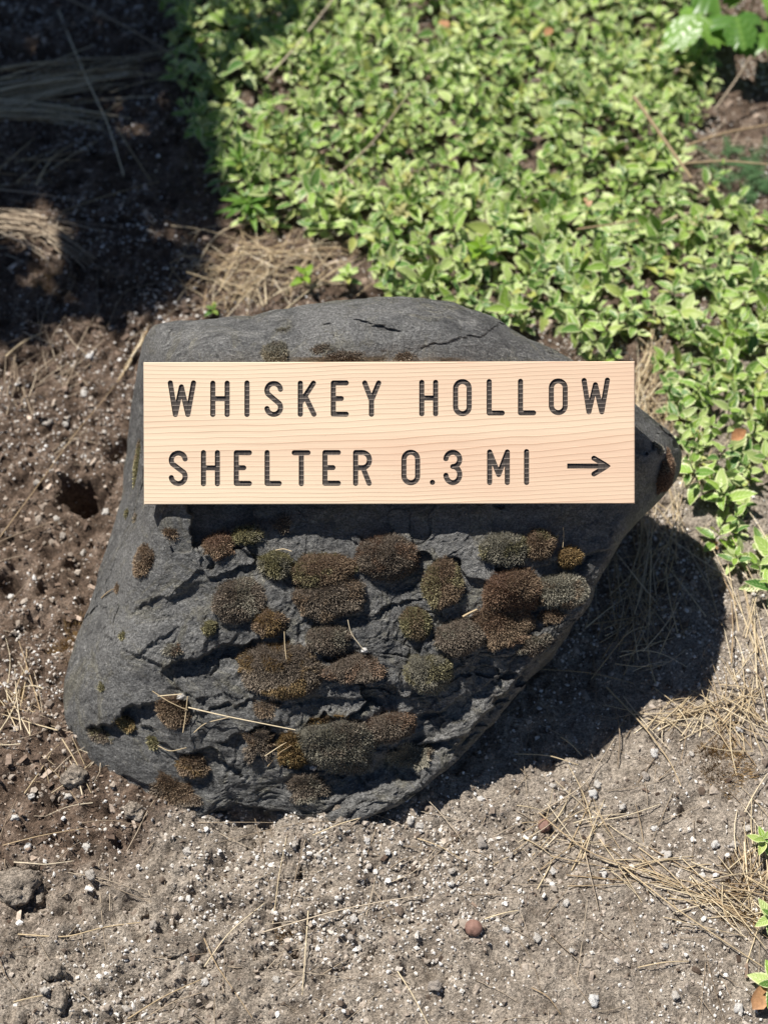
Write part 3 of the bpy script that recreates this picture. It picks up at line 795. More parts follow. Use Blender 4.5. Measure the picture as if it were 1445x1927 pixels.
def rock_surf(p, n):
    hit = bvh.ray_cast(Vector(p + n * 0.12), Vector(-n), 0.3)
    return np.array(hit[0]) if hit[0] is not None else p - n * 0.01
MOSS = [  # x, y, rx, ry, angle, colours, mix, ragged, label
    (412,1026,32,30,0.2,RED,BROWN,.2,'reddish brown moss cushion at the shadow corner under the H of SHELTER'),
    (466,1006,31,21,0,OLIVE,GREY,.12,'olive moss cushion half out of the sign shadow below the letter E'),
    (532,988,19,15,0,DARK,None,.25,'small dark moss tuft in the sign shadow below the T'),
    (271,1055,28,31,0,BROWN,DARK,.22,'dark brown spiky moss tuft alone on the smooth flank under the sign corner'),
    (320,1003,15,13,0,BROWN,None,.35,'ragged little brown moss tuft just under the sign by the letter S'),
    (240,966,10,9,0,OLIVE,None,.25,'tiny olive moss dot at the rock edge, upper of a pair'),
    (255,975,9,10,0,DARK,OLIVE,.3,'tiny grey moss dot at the rock edge, lower of a pair'),
    (221,1107,11,10,0,BROWN,None,.3,'tiny brown moss tuft with a pale twig end beside it'),
    (520,1063,36,28,0,OLIVE,GREY,.1,'round olive yellow moss cushion between shadow and the double cushion'),
    (608,1076,68,37,0.1,BROWN,OLIVE,.12,'upper half of the big double moss cushion, crusted white on top'),
    (622,1124,72,46,0.15,DARK,BROWN,.12,'lower half of the big double moss cushion, greyish brown'),
    (727,1050,64,47,0,DARK,RED,.08,'large round purplish brown moss cushion in the middle under the sign'),
    (450,1128,49,45,0,DARK,GREY,.12,'round grey brown moss cushion left of the double cushion'),
    (505,1172,34,28,0,BROWN,RUST,.16,'small rusty brown moss cushion touching a dark ledge end'),
    (394,1182,16,15,0,OLIVE,DARK,.2,'small olive moss dot above the long dark ledge'),
    (832,1098,41,50,-.1,BROWN,OLIVE,.1,'upright olive brown moss cushion just beyond the large round purplish one'),
    (782,1173,31,38,.1,OLIVE,BROWN,.1,'small olive moss cushion below the upright olive brown one'),
    (950,1036,52,36,0,GREY,OLIVE,.14,'grey olive moss cushion under the letter M of the sign'),
    (1016,1024,36,28,.45,BROWN,OLIVE,.16,'brown moss cushion leaning up into the shadow under the letter I'),
    (1070,1050,26,22,0,RUST,BROWN,.16,'small rusty moss cushion at the bright rock corner near the shadow'),
    (962,1114,66,48,.2,RED,BROWN,.14,'red brown moss cushion, topmost of the cluster on the boulder shoulder'),
    (1055,1112,60,36,0,GREY,BROWN,.1,'pale grey moss cushion at the overhanging edge of the shoulder'),
    (948,1172,64,50,0,BROWN,RED,.14,'brown moss cushion, lowest and thickest of the shoulder cluster'),
    (870,1199,56,37,.1,DARK,GREY,.14,'grey brown moss cushion left of the shoulder cluster'),
    (1037,1159,28,15,.1,BROWN,None,.2,'small flat brown moss strip under the pale grey cushion'),
    (620,1203,46,33,0,DARK,GREY,.14,'grey brown moss cushion directly below the double cushion'),
    (668,1256,60,28,-.05,DARK,RED,.14,'wide low purplish moss cushion with white grit on its top'),
    (527,1262,86,58,-.12,DARK,RUST,.12,'largest moss cushion with orange rim and dead bits along its top'),
    (807,1264,49,42,0,GREY,OLIVE,.12,'grey olive moss cushion casting a deep shadow, alone near the middle'),
    (325,1338,36,29,-.3,BROWN,None,.2,'brown moss cushion with crossed straws and a white grain on top'),
    (240,1362,21,16,-.3,OLIVE,RUST,.2,'small olive orange moss cushion in the hollow near the rock edge'),
    (190,1384,26,14,-.2,DARK,OLIVE,.3,'thin brown moss smear at the far edge below the dark hollow'),
    (325,1224,19,15,-.2,GREY,RED,.35,'thin greyish moss patch above the long ledge'),
    (231,1196,9,9,0,OLIVE,None,.25,'tiny round olive moss dot on the smooth flank'),
    (192,1293,9,9,0,OLIVE,RUST,.25,'tiny yellowish moss dot near the rock edge above the hollow'),
    (288,1397,12,15,.3,OLIVE,BROWN,.2,'small oval olive moss dot with a curved straw tip beside it'),
    (363,1440,33,27,-.2,BROWN,RUST,.2,'olive rust moss cushion low on the boulder above a ragged patch'),
    (325,1490,50,32,-.3,BROWN,DARK,.45,'ragged flat brown moss patch near the foot of the boulder'),
    (640,1402,78,58,0,GREY,DARK,.14,'biggest grey moss cushion low on the boulder'),
    (552,1412,32,40,0,RUST,OLIVE,.2,'orange moss cushion on the flank of the biggest grey one'),
    (622,1358,44,14,0,RUST,BROWN,.25,'orange moss strip along the top of the biggest grey cushion'),
    (737,1368,50,33,.15,DARK,RED,.15,'purplish brown moss cushion next to the biggest grey one'),
    (770,1416,41,26,.1,GREY,BROWN,.2,'grey brown moss cushion below the purplish one, near the shaded face'),
    (576,1480,40,28,0,DARK,GREY,.28,'thin grey brown moss patch lowest under the biggest grey cushion'),
    (500,1332,26,18,0,DARK,BROWN,.35,'dark thin moss patch below the largest cushion'),
    (485,1400,36,34,.3,DARK,BROWN,.5,'flat ragged moss patch mixed with dead straw beside the orange cushion'),
    (1005,1212,36,22,.3,DARK,GREY,.25,'dim grey moss cushion on the shaded slope under the shoulder cluster'),
    (1252,893,27,46,.1,RED,GREY,.25,'brown moss hanging on the pointed rock tip beyond the sign'),
    (1240,845,16,12,-.3,GREY,None,.35,'thin grey moss crust on top of the pointed rock tip'),
    (520,666,28,24,0,GREY,DARK,.14,'dark grey moss cushion behind the upper sign edge above the letter S'),
    (607,656,21,11,0,DARK,GREY,.3,'small dark moss crust above the sign by the letter K'),
    (648,670,38,13,0,DARK,GREY,.35,'flat crusty moss patch along the upper sign edge above the letter E'),
    (532,620,19,6,.05,GREY,None,.3,'thin pale moss rim on the rock top above the S'),
    (760,672,22,9,0,DARK,GREY,.4,'dark crumbly moss at the upper sign edge past the letter Y'),
    (258,872,14,46,0,OLIVE,BROWN,.3,'olive moss strip on the rock flank beside the sign end'),
]
for k, (x, y, rx, ry, ang, cols, mixc, rag, lab) in enumerate(MOSS):
    c, n0 = rock_at(x, y)
    if c is None: continue
    ns = [n0]
    for dx, dy in ((.6, 0), (-.6, 0), (0, .6), (0, -.6), (.4, .4), (-.4, -.4)):
        p_, n_ = rock_at(x + dx * rx, y + dy * ry)
        if n_ is not None: ns.append(n_)
    nrm = np.mean(ns, 0) * 0.6 + SIGN_N * 0.4; nrm /= np.linalg.norm(nrm)
    sc = np.linalg.norm(c - CAM) / FPX
    hgt = min(0.016, min(rx, ry) * sc * (0.70 if rag < .2 else 0.40 if rag < .3 else 0.18)) + 0.002
    V, F, C = moss_mesh(c, nrm, rx * sc, ry * sc, ang, hgt, cols, mixc, rag, 0.0036 if rx > 20 else 0.0031, 1.3, rock_surf, k)
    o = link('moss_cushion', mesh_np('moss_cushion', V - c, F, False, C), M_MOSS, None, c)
    tag(o, lab, 'moss', 'moss cushions growing on the boulder')

def flat_surf(p, n):
    return np.array([p[0], p[1], ground_z(p[0], p[1], False)[0]])
for k, (x, y, rx, ry, lab) in enumerate([
    (1352, 1432, 48, 56, 'dry golden brown moss patch on the soil past the shadow of the boulder'),
    (100, 535, 42, 34, 'rusty orange dry moss clump in the dappled shade behind the boulder'),
    (145, 1215, 55, 48, 'golden dry moss patch on the soil beside the widest part of the boulder'),
    (1395, 1690, 45, 55, 'brown dry moss patch under the straw at the frame edge'),
    (20, 1320, 32, 30, 'small tan dry moss patch at the frame edge level with the moss hollow'),
    (545, 1760, 22, 18, 'small dark golden moss spot on the soil below the long straw')]):
    p = at(x, y); sc = np.linalg.norm(p - CAM) / FPX
    V, F, C = moss_mesh(p, np.array([0, 0, 1.0]), rx * sc, ry * sc * 1.2, 0, 0.003, TANM, BROWN, 0.5, 0.0070, 2.1, flat_surf, 70 + k)
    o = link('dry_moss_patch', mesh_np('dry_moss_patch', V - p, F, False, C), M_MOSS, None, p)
    tag(o, lab, 'moss', 'dry moss patches on the soil')

# ------------------------------------------------------------------ grains, crumbs, stones
def ico():
    t = (1 + 5 ** .5) / 2
    v = np.array([(-1, t, 0), (1, t, 0), (-1, -t, 0), (1, -t, 0), (0, -1, t), (0, 1, t), (0, -1, -t), (0, 1, -t), (t, 0, -1), (t, 0, 1), (-t, 0, -1), (-t, 0, 1)], float)
    f = np.array([(0, 11, 5), (0, 5, 1), (0, 1, 7), (0, 7, 10), (0, 10, 11), (1, 5, 9), (5, 11, 4), (11, 10, 2), (10, 7, 6), (7, 1, 8), (3, 9, 4), (3, 4, 2), (3, 2, 6), (3, 6, 8), (3, 8, 9), (4, 9, 5), (2, 4, 11), (6, 2, 10), (8, 6, 7), (9, 8, 1)])
    return v / np.linalg.norm(v[0]), f
def subdiv(v, f):
    v = list(map(tuple, v)); mid = {}; out = []
    def m(a, b):
        k = (min(a, b), max(a, b))
        if k not in mid:
            p = (np.array(v[a]) + np.array(v[b])); p /= np.linalg.norm(p); mid[k] = len(v); v.append(tuple(p))
        return mid[k]
    for a, b, c in f:
        x, y, z = m(a, b), m(b, c), m(c, a); out += [(a, x, z), (b, y, x), (c, z, y), (x, y, z)]
    return np.array(v), np.array(out)
ICO_V, ICO_F = ico(); ICO2_V, ICO2_F = subdiv(ICO_V, ICO_F); ICO3_V, ICO3_F = subdiv(ICO2_V, ICO2_F); ICO4_V, ICO4_F = subdiv(ICO3_V, ICO3_F)
def grains(name, pos, size, mat, flat=0.8, jag=0.28, lab=None, V0=ICO_V, F0=ICO_F):
    n = len(pos); nv = len(V0)
    V = V0[None] * (1 + rng.normal(0, jag, (n, nv, 1)).clip(-.5, .6))
    V = V * rng.uniform(0.65, 1.25, (n, 1, 3)); V[:, :, 2] *= flat
    a = rng.random(n) * 6.283; c, s = np.cos(a)[:, None], np.sin(a)[:, None]
    X = V[:, :, 0] * c - V[:, :, 1] * s; Y = V[:, :, 0] * s + V[:, :, 1] * c
    V = np.stack([X, Y, V[:, :, 2]], 2) * size[:, None, None] + pos[:, None, :]
    F = (F0[None] + (np.arange(n) * nv)[:, None, None]).reshape(-1, 3)
    o = link(name, mesh_np(name, V.reshape(-1, 3), F, False), mat)
    return tag(o, lab, None, None, 'stuff')
def inside(poly, x, y):
    poly = np.array(poly, float); r = np.zeros(len(x), bool); j = len(poly) - 1
    for i in range(len(poly)):
        xi, yi = poly[i]; xj, yj = poly[j]
        m = ((yi > y) != (yj > y)) & (x < (xj - xi) * (y - yi) / (yj - yi + 1e-12) + xi)
        r ^= m; j = i
    return r
def project(p):
    r = p - CAM; d = r @ FWD
    return CX + FPX * (r @ RIGHT) / d, CY - FPX * (r @ UP) / d, d
def scatter(n, dens=None):
    """points over the soil in and round the frame"""
    x = rng.uniform(-1.0, 1.0, n); y = rng.uniform(0.38, 2.75, n)
    m = np.abs(x) < 0.42 + 0.24 * y
    x, y = x[m], y[m]
    if dens is not None:
        k = rng.random(len(x)) < dens(x, y); x, y = x[k], y[k]
    return x, y, ground_z(x, y)
def clump(x, y, s, seed): return np.clip(0.5 + 0.9 * fbm(np.stack([x, y, x * 0], 1) * s, 3, seed), 0, 1)

OCT_V = np.array([(1, 0, 0), (-1, 0, 0), (0, 1, 0), (0, -1, 0), (0, 0, 1), (0, 0, -1)], float); OCT_F = np.array([(0, 2, 4), (2, 1, 4), (1, 3, 4), (3, 0, 4), (2, 0, 5), (1, 2, 5), (3, 1, 5), (0, 3, 5)])
x, y, z = scatter(80000, lambda x, y: 0.25 + 0.75 * clump(x, y, 9, 501))
grains('fine_soil_crumbs', np.stack([x, y, z + 0.0004], 1), 0.0012 + 0.0022 * rng.random(len(x)) ** 2, M_CRUMB, 0.8, 0.3, 'fine dry soil crumbs over the ground', OCT_V, OCT_F)
x, y, z = scatter(11000, lambda x, y: clump(x, y, 8, 503) ** 1.3)
grains('soil_crumbs', np.stack([x, y, z + 0.0008], 1), 0.0024 + 0.0036 * rng.random(len(x)) ** 3, M_CRUMB, 0.75, 0.3, 'loose dry soil crumbs over the ground')
def perl_d(x, y):
    u, v, d = project(np.stack([x, y, x * 0], 1))
    rocky = np.exp(-np.maximum(0, np.hypot((u - 760) / 1.6, v - 1640) - 60) / 160)
    return np.clip((clump(x, y, 7, 511) ** 1.8 + 0.5 * rocky) * np.where((v > 1250) | (u > 1000), 1.0, 0.55), 0, 1)
x, y, z = scatter(120000, perl_d)
grains('fine_perlite_gravel', np.stack([x, y, z + 0.0010], 1), 0.0009 + 0.0018 * rng.random(len(x)) ** 1.5, M_PERLITE, 0.9, 0.25, 'fine white perlite grit mixed through the soil', OCT_V, OCT_F)
x, y, z = scatter(15000, perl_d)
grains('perlite_gravel', np.stack([x, y, z + 0.0014], 1), 0.0016 + 0.0024 * rng.random(len(x)) ** 2.4, M_PERLITE, 0.85, 0.25, 'small white perlite granules mixed through the soil')

def stone_mesh(name, r, seed, V0=ICO3_V, F0=ICO3_F, jag=0.22, squash=(1, 1, 0.75), f=1.4, fine=0.0):
    V = V0 * (1 + jag * fbm(V0 * f + seed * 3.1, 3, seed))[:, None]
    if fine: V = V * (1 + fine * fbm(V0 * 6 + seed, 3, seed + 9))[:, None]
    return mesh_np(name, V * np.array(squash) * r, F0, True)
PEB = [stone_mesh('perlite_granule', 1.0, 600 + k, ICO3_V, ICO3_F, 0.45, (1, .72 + .12 * (k % 3), .75), 1.8, 0.12) for k in range(7)]
for p in PEB: p.materials.append(M_PERLITE)
traced = [(290,1741,10),(171,1647,10),(353,1602,9),(356,1693,8),(85,1865,9),(386,1849,9),(905,1587,13),(817,1857,14),(1116,1883,11),(1134,1646,9),(1214,1461,10),(1123,1478,10),(1114,1496,10),
          (1390,1374,9),(1388,1899,12),(1230,1418,9),(1010,1765,9),(952,1750,8),(555,1590,8),(690,1583,7),(600,1612,8),(790,1555,9),(772,1545,8),(660,1765,7),(682,1767,7),(675,1785,8),(665,1730,9),
          (850,1665,7),(1320,1650,8),(1345,1590,8),(1255,1610,8),(1247,1605,7),(1170,1520,8),(1380,1590,8),(30,1540,8),(55,1595,9),(165,1595,8),(20,1125,7),(108,978,8),(120,1010,8),(200,965,8),
          (157,1042,7),(70,910,7),(160,742,8),(170,672,7),(95,795,7),(125,800,7),(140,690,6),(210,620,7),(960,1610,8),(850,1640,7),(1065,1700,7),(240,1900,8),(520,1845,9),(1075,1790,6),(1250,1780,7),
          (1160,1810,7),(1270,1875,8),(905,1505,7),(1040,1480,7),(1300,1420,7),(1405,1560,8),(130,1500,8),(60,1500,7),(1230,1560,7),(1040,1640,7),(640,1690,7),(730,1605,7)]
OWN = {(290, 1741): 'blocky white granule with a clear shadow at the end of the bent pale straw', (171, 1647): 'white granule between the longest level straw bits and the largest soil clod', (353, 1602): 'white granule below the flat cracked soil clod',
       (356, 1693): 'white granule above the slanting pale brown straw', (85, 1865): 'white granule between the rounded clod and the frame edge', (386, 1849): 'white granule at the upper end of two parallel grey straws',
       (905, 1587): 'largest white granule, at the end of the straw on the grit below the shadow', (817, 1857): 'big pale granule alone on the soil near the frame bottom', (1116, 1883): 'white granule low on the soil past the thin reddish straw',
       (1134, 1646): 'white granule just under the straw sweep', (1214, 1461): 'white granule beside the long thick pale straw', (1123, 1478): 'upper of two white granules close to the shadow edge', (1114, 1496): 'lower of two white granules close to the shadow edge',
       (1390, 1374): 'white granule at the end of the straw by the golden moss patch', (1388, 1899): 'white granule beside the dead leaf in the lower corner', (1230, 1418): 'white granule right under the long thick pale straw',
       (555, 1590): 'white granule between two golden straws below the boulder', (520, 1845): 'pale round granule left of the upright golden straw end', (30, 1540): 'white granule at the frame edge level with the boulder foot',
       (1010, 1765): 'oblong white granule past the reddish pebble', (952, 1750): 'white granule nearest the reddish pebble'}
for k, (px, py, r) in enumerate(traced):
    p = at(px, py); sc = np.linalg.norm(p - CAM) / FPX
    o = link('perlite_granule', PEB[k % 7], None, None, (p[0], p[1], p[2] + r * sc * 0.30))
    o.scale = (r * sc * 0.88,) * 3; o.rotation_euler = (0, 0, rng.random() * 6.28)
    tag(o, OWN.get((px, py), 'white perlite granule of middling size lying loose on the dry soil'), 'granule', 'coarse white perlite granules on the soil')
for px, py, r, lab in [(343, 1310, 7, 'single white grain on the straw topped moss of the boulder'), (686, 1223, 6, 'white grain caught above the wide low purplish moss'),
                       (706, 1362, 6, 'white grain between the grey and purplish moss low on the boulder'), (590, 1443, 5, 'white speck on the lower edge of the biggest grey moss')]:
    p, n_ = rock_at(px, py); sc = np.linalg.norm(p - CAM) / FPX
    o = link('perlite_granule', PEB[px % 7], None, None, tuple(p + SIGN_N * (0.006 + r * sc * 0.5))); o.scale = (r * sc,) * 3
    tag(o, lab, 'granule')
p = at(890, 1749)
o = link('pebble', stone_mesh('pebble', 0.0105, 700, ICO4_V, ICO4_F, 0.06, (1.05, 1, .85)), M_REDSTONE, None, (p[0], p[1], p[2] + 0.006))
tag(o, 'smooth round reddish pebble on the open soil', 'pebble')
p = at(1023, 1556)
o = link('pebble', stone_mesh('pebble', 0.0085, 701, ICO4_V, ICO4_F, 0.15, (1.0, 1.1, .8)), M_REDSTONE, None, (p[0], p[1], p[2] + 0.004))
tag(o, 'small rough brown pebble under crossing straws', 'pebble')
M_CLOD = M_SOIL
for k, (px, py, r, sq, lab) in enumerate([(32, 1672, 43, (1, .85, .62), 'largest grey brown soil clod at the frame edge with a deep shadow'), (100, 1828, 19, (1, .9, .8), 'rounded soil clod above the long oval one near the frame corner'),
        (115, 1882, 22, (.75, 1.25, .7), 'long oval soil clod with a straw butting against it'), (75, 1690, 14, (1, 1, .8), 'small soil clod in the shadow of the largest clod'), (272, 1717, 12, (.8, 1.1, .8), 'thumb sized soil clod just above a bright white granule'),
        (140, 1462, 22, (1, .9, .7), 'dark soil clod against the lower rock edge'), (445, 1590, 26, (1, 1, .55), 'flat cracked soil clod in front of the foot of the boulder'), (545, 1640, 20, (1, .8, .6), 'crumbly soil clod below the foot of the boulder'),
        (250, 1530, 18, (1, .8, .7), 'soil clod tucked against the rounded rock corner'), (330, 1790, 16, (1.3, .7, .6), 'flat long soil clod in the lower soil')]):
    p = at(px, py); sc = np.linalg.norm(p - CAM) / FPX
    me = stone_mesh('soil_clod', r * sc, 720 + k, ICO4_V, ICO4_F, 0.35, sq, 1.3, 0.10)
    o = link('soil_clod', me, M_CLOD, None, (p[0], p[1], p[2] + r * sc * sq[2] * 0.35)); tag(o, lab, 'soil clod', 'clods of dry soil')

# bark mulch flakes
x, y, z = scatter(20000, lambda x, y: np.clip(1.35 * (0.9 * y - 0.75 * x - 0.80) * 2.2, 0.04, 1) * (0.3 + 0.7 * clump(x, y, 6, 521)))
n = len(x); bag = Bag()
L = 0.003 + 0.013 * rng.random(n) ** 2.2; Wd = L * rng.uniform(0.25, 0.6, n); Tk = Wd * 0.35
box = np.array([(-1, -1, -1), (1, -.8, -1), (.9, 1, -1), (-1, .7, -1), (-.9, -.8, 1), (1, -1, 1), (.8, .8, 1), (-1, 1, 1)], float)
bf = np.array([(0, 3, 2, 1), (4, 5, 6, 7), (0, 1, 5, 4), (1, 2, 6, 5), (2, 3, 7, 6), (3, 0, 4, 7)])
V = box[None] * np.stack([L, Wd, Tk], 1)[:, None, :] * 0.5 * (1 + rng.normal(0, .15, (n, 8, 3)))
az = rng.random(n) * 6.283; ti = rng.normal(0, 0.5, n)
c, s = np.cos(ti)[:, None], np.sin(ti)[:, None]; X = V[:, :, 0] * c - V[:, :, 2] * s; Z = V[:, :, 0] * s + V[:, :, 2] * c
c, s = np.cos(az)[:, None], np.sin(az)[:, None]; V = np.stack([X * c - V[:, :, 1] * s, X * s + V[:, :, 1] * c, Z], 2) + np.stack([x, y, z + 0.0015], 1)[:, None]
mul = link('bark_mulch', mesh_np('bark_mulch', V.reshape(-1, 3), (bf[None] + (np.arange(n) * 8)[:, None, None]).reshape(-1, 4), False), M_MULCH)
tag(mul, 'dark brown bark flakes scattered over the soil', kind='stuff')

# ------------------------------------------------------------------ straw
def tube(pts, r0, r1, sides=5):
    pts = np.asarray(pts, float); n = len(pts)
    T = np.gradient(pts, axis=0); T /= np.linalg.norm(T, axis=1)[:, None] + 1e-9
    ref = np.array([0.3, 0.2, 0.93]); A_ = np.cross(T, ref); A_ /= np.linalg.norm(A_, axis=1)[:, None] + 1e-9; B_ = np.cross(T, A_)
    ph = np.linspace(0, 2 * math.pi, sides, endpoint=False)
    r = np.linspace(r0, r1, n)[:, None, None]
    V = pts[:, None] + r * (A_[:, None] * np.cos(ph)[None, :, None] + B_[:, None] * np.sin(ph)[None, :, None])
    i = np.arange(n * sides).reshape(n, sides); j = np.roll(i, -1, 1)
    return V.reshape(-1, 3), np.stack([i[:-1].ravel(), j[:-1].ravel(), j[1:].ravel(), i[1:].ravel()], 1)
def smooth_path(P, n):
    P = np.asarray(P, float); d = np.r_[0, np.cumsum(np.linalg.norm(np.diff(P, axis=0), axis=1))]
    t = np.linspace(0, d[-1], n); Q = np.stack([np.interp(t, d, P[:, k]) for k in range(3)], 1)
    for _ in range(3): Q[1:-1] = 0.25 * Q[:-2] + 0.5 * Q[1:-1] + 0.25 * Q[2:]
    return Q
def straw_path(px, lift=0.004, arch=0.004, n=14):
    P = [on_z(x, y, 0.0) for x, y in px]; Q = smooth_path(P, n)
    g = ground_z(Q[:, 0], Q[:, 1], False); t = np.linspace(0, 1, n)
    k = np.linspace(g[0], g[-1], n); off = max(0.0, float(np.percentile(g - k, 85)))
    Q[:, 2] = k + off + lift * 0.5 + arch * np.sin(math.pi * t)
    return Q
STRAWS = [
 ([(0,1031),(60,1010),(124,984)], 3.4, 'thick pale straw end poking in level with the sign bottom'),
 ([(3,1024),(70,935),(150,820),(215,735),(240,690)], 2.6, 'very long dry stem slanting up to the boulder beside the sign'),
 ([(10,1598),(80,1580),(158,1562)], 3.0, 'pale straw slanting near the largest soil clod'),
 ([(152,1551),(210,1552),(268,1561)], 2.6, 'pale straw lying level below the rounded rock corner'),
 ([(30,1628),(90,1636),(140,1625)], 2.6, 'golden straw close above the largest soil clod'),
 ([(40,1767),(130,1772),(200,1748),(264,1736)], 3.6, 'bent pale straw on open soil pointing at a white granule'),
 ([(0,1795),(20,1850),(40,1872)], 3.2, 'curved pale straw at the lower frame edge'),
 ([(35,1898),(105,1881)], 3.2, 'short pale straw touching the long oval clod'),
 ([(240,1922),(310,1880),(380,1845)], 3.4, 'grey straw, upper of two parallel at the frame bottom'),
 ([(285,1912),(330,1888),(385,1868)], 2.8, 'grey straw, lower of two parallel at the frame bottom'),
 ([(385,1820),(430,1760),(497,1700)], 3.0, 'pale brown straw rising to the end of the longest level straw'),
 ([(385,1768),(405,1815),(475,1916)], 2.8, 'golden straw running down to the frame bottom'),
 ([(495,1756),(640,1716),(792,1684)], 3.4, 'longest level straw across the soil below the boulder'),
 ([(580,1712),(574,1800),(567,1882)], 3.0, 'upright golden straw crossing under the longest level straw'),
 ([(513,1735),(525,1650),(541,1576)], 2.6, 'thin straw standing left of a pair below the boulder'),
 ([(545,1704),(560,1640),(576,1586)], 3.2, 'golden straw, thicker of a pair below the boulder'),
 ([(590,1585),(640,1565),(700,1545)], 3.0, 'straw leaning along the foot of the boulder'),
 ([(785,1580),(830,1598),(876,1622)], 2.8, 'golden straw on white grit below the boulder shadow'),
 ([(735,1637),(775,1612)], 3.0, 'short straw stub on white grit'),
 ([(748,1825),(775,1870),(806,1930)], 2.8, 'straw slanting out of the frame bottom'),
 ([(912,1727),(975,1712)], 3.4, 'short thick yellow straw past the reddish pebble'),
 ([(855,1662),(880,1640),(905,1622)], 2.6, 'pale twig bit near white granules'),
 ([(1013,1260),(1110,1272),(1190,1290)], 3.0, 'straw lying deep in the boulder shadow'),
 ([(1140,1294),(1210,1370),(1262,1440),(1280,1482)], 4.2, 'long thick pale straw crossing out of the boulder shadow'),
 ([(1156,1325),(1166,1380),(1163,1440)], 3.4, 'upright straw just under the thick pale one at the shadow edge'),
 ([(967,1416),(1030,1422),(1088,1437)], 3.6, 'reddish straw jutting level into the shadow edge'),
 ([(1055,1385),(1095,1420)], 3.6, 'short reddish straw slanting at the shadow edge'),
 ([(958,1432),(995,1463)], 2.4, 'thin short straw in the shadow tip'),
 ([(1330,1322),(1375,1390),(1422,1442)], 3.4, 'pale straw beside the golden dry moss patch'),
 ([(1395,1120),(1415,1200),(1445,1300)], 3.4, 'long straw at the frame edge past the shadow'),
 ([(1010,1530),(1100,1480),(1158,1385)], 2.8, 'slanting straw rising to the shadow edge'),
 ([(1015,1528),(1060,1570),(1110,1610),(1200,1640),(1300,1680),(1422,1736)], 3.2, 'very long straw sweeping down to the frame edge'),
 ([(1165,1628),(1260,1710),(1340,1765),(1432,1822)], 3.6, 'long pale straw, lowest of the sweep to the frame edge'),
 ([(1100,1598),(1110,1650),(1126,1712)], 2.6, 'thin straw hanging below the start of the sweep'),
 ([(1200,1820),(1245,1814),(1295,1810)], 2.8, 'lone level straw near the lower frame corner'),
 ([(1000,1858),(1030,1875),(1055,1908)], 2.4, 'thin reddish straw curved at the frame bottom'),
 ([(90,-10),(250,72),(385,152)], 4.0, 'long brown twig crossing the dark corner'),
 ([(112,28),(160,150),(210,255),(236,345)], 4.4, 'grey stem running down through the shade'),
 ([(222,245),(250,295),(285,345)], 3.4, 'short grey stem in the shade below the long one'),
 ([(0,362),(60,345),(135,315)], 3.4, 'curved straw in the shade above the sunlit tuft'),
 ([(120,410),(200,380),(300,345)], 3.0, 'thin straw slanting up in the shade'),
 ([(372,512),(395,470),(422,443),(470,430),(545,408)], 3.6, 'bent pale stalk arched over the dry tangle behind the boulder'),
 ([(205,625),(235,560),(330,540)], 3.0, 'dull stem at the edge of shade behind the boulder'),
 ([(15,680),(60,650),(85,632)], 5.0, 'thick straw blade at the shade edge beside the mulch'),
]
PX_R = lambda p: np.linalg.norm(p - CAM) / FPX
for k, (px, w, lab) in enumerate(STRAWS):
    Q = straw_path(px, 0.008, 0.003 + 0.005 * rng.random(), 6 + 3 * len(px))
    r = w * 0.5 * PX_R(Q[0]) * 0.82
    V, F = tube(Q, r, r * 0.6)
    o = link('dry_straw', mesh_np('dry_straw', V - Q[0], F), M_STRAW if k % 3 else M_STRAWDULL, None, Q[0]); tag(o, lab, 'straw', 'single dry straws on the ground')
COVER = [(318,-160),(322,0),(335,90),(345,170),(372,235),(408,285),(420,345),(470,392),(560,395),(640,425),(690,470),(715,520),(770,555),(850,565),(930,590),(985,590),(1035,610),(1075,640),(1140,655),(1185,640),(1240,668),
         (1268,740),(1285,800),(1305,850),(1310,900),(1322,960),(1375,1030),(1400,1085),(1500,1110),(1560,900),(1560,430),(1445,420),(1400,395),(1340,372),(1300,345),(1270,300),(1285,240),(1330,205),(1340,150),(1320,60),(1330,-160)]
GAPS = [(1010,610,40,22),(1225,640,30,18),(985,545,26,16),(1140,470,14,10),(865,470,10,8),(480,300,18,20),(720,545,30,14),(1185,560,20,14),(760,330,14,10),(1290,390,34,22),(1300,700,16,18),(1330,880,16,20),(540,350,24,14), (660,300,16,10)]
def in_cover(u, v):
    m = inside(COVER, u, v)
    for cx, cy, rx, ry in GAPS: m &= ((u - cx) / rx) ** 2 + ((v - cy) / ry) ** 2 > 1
    return m
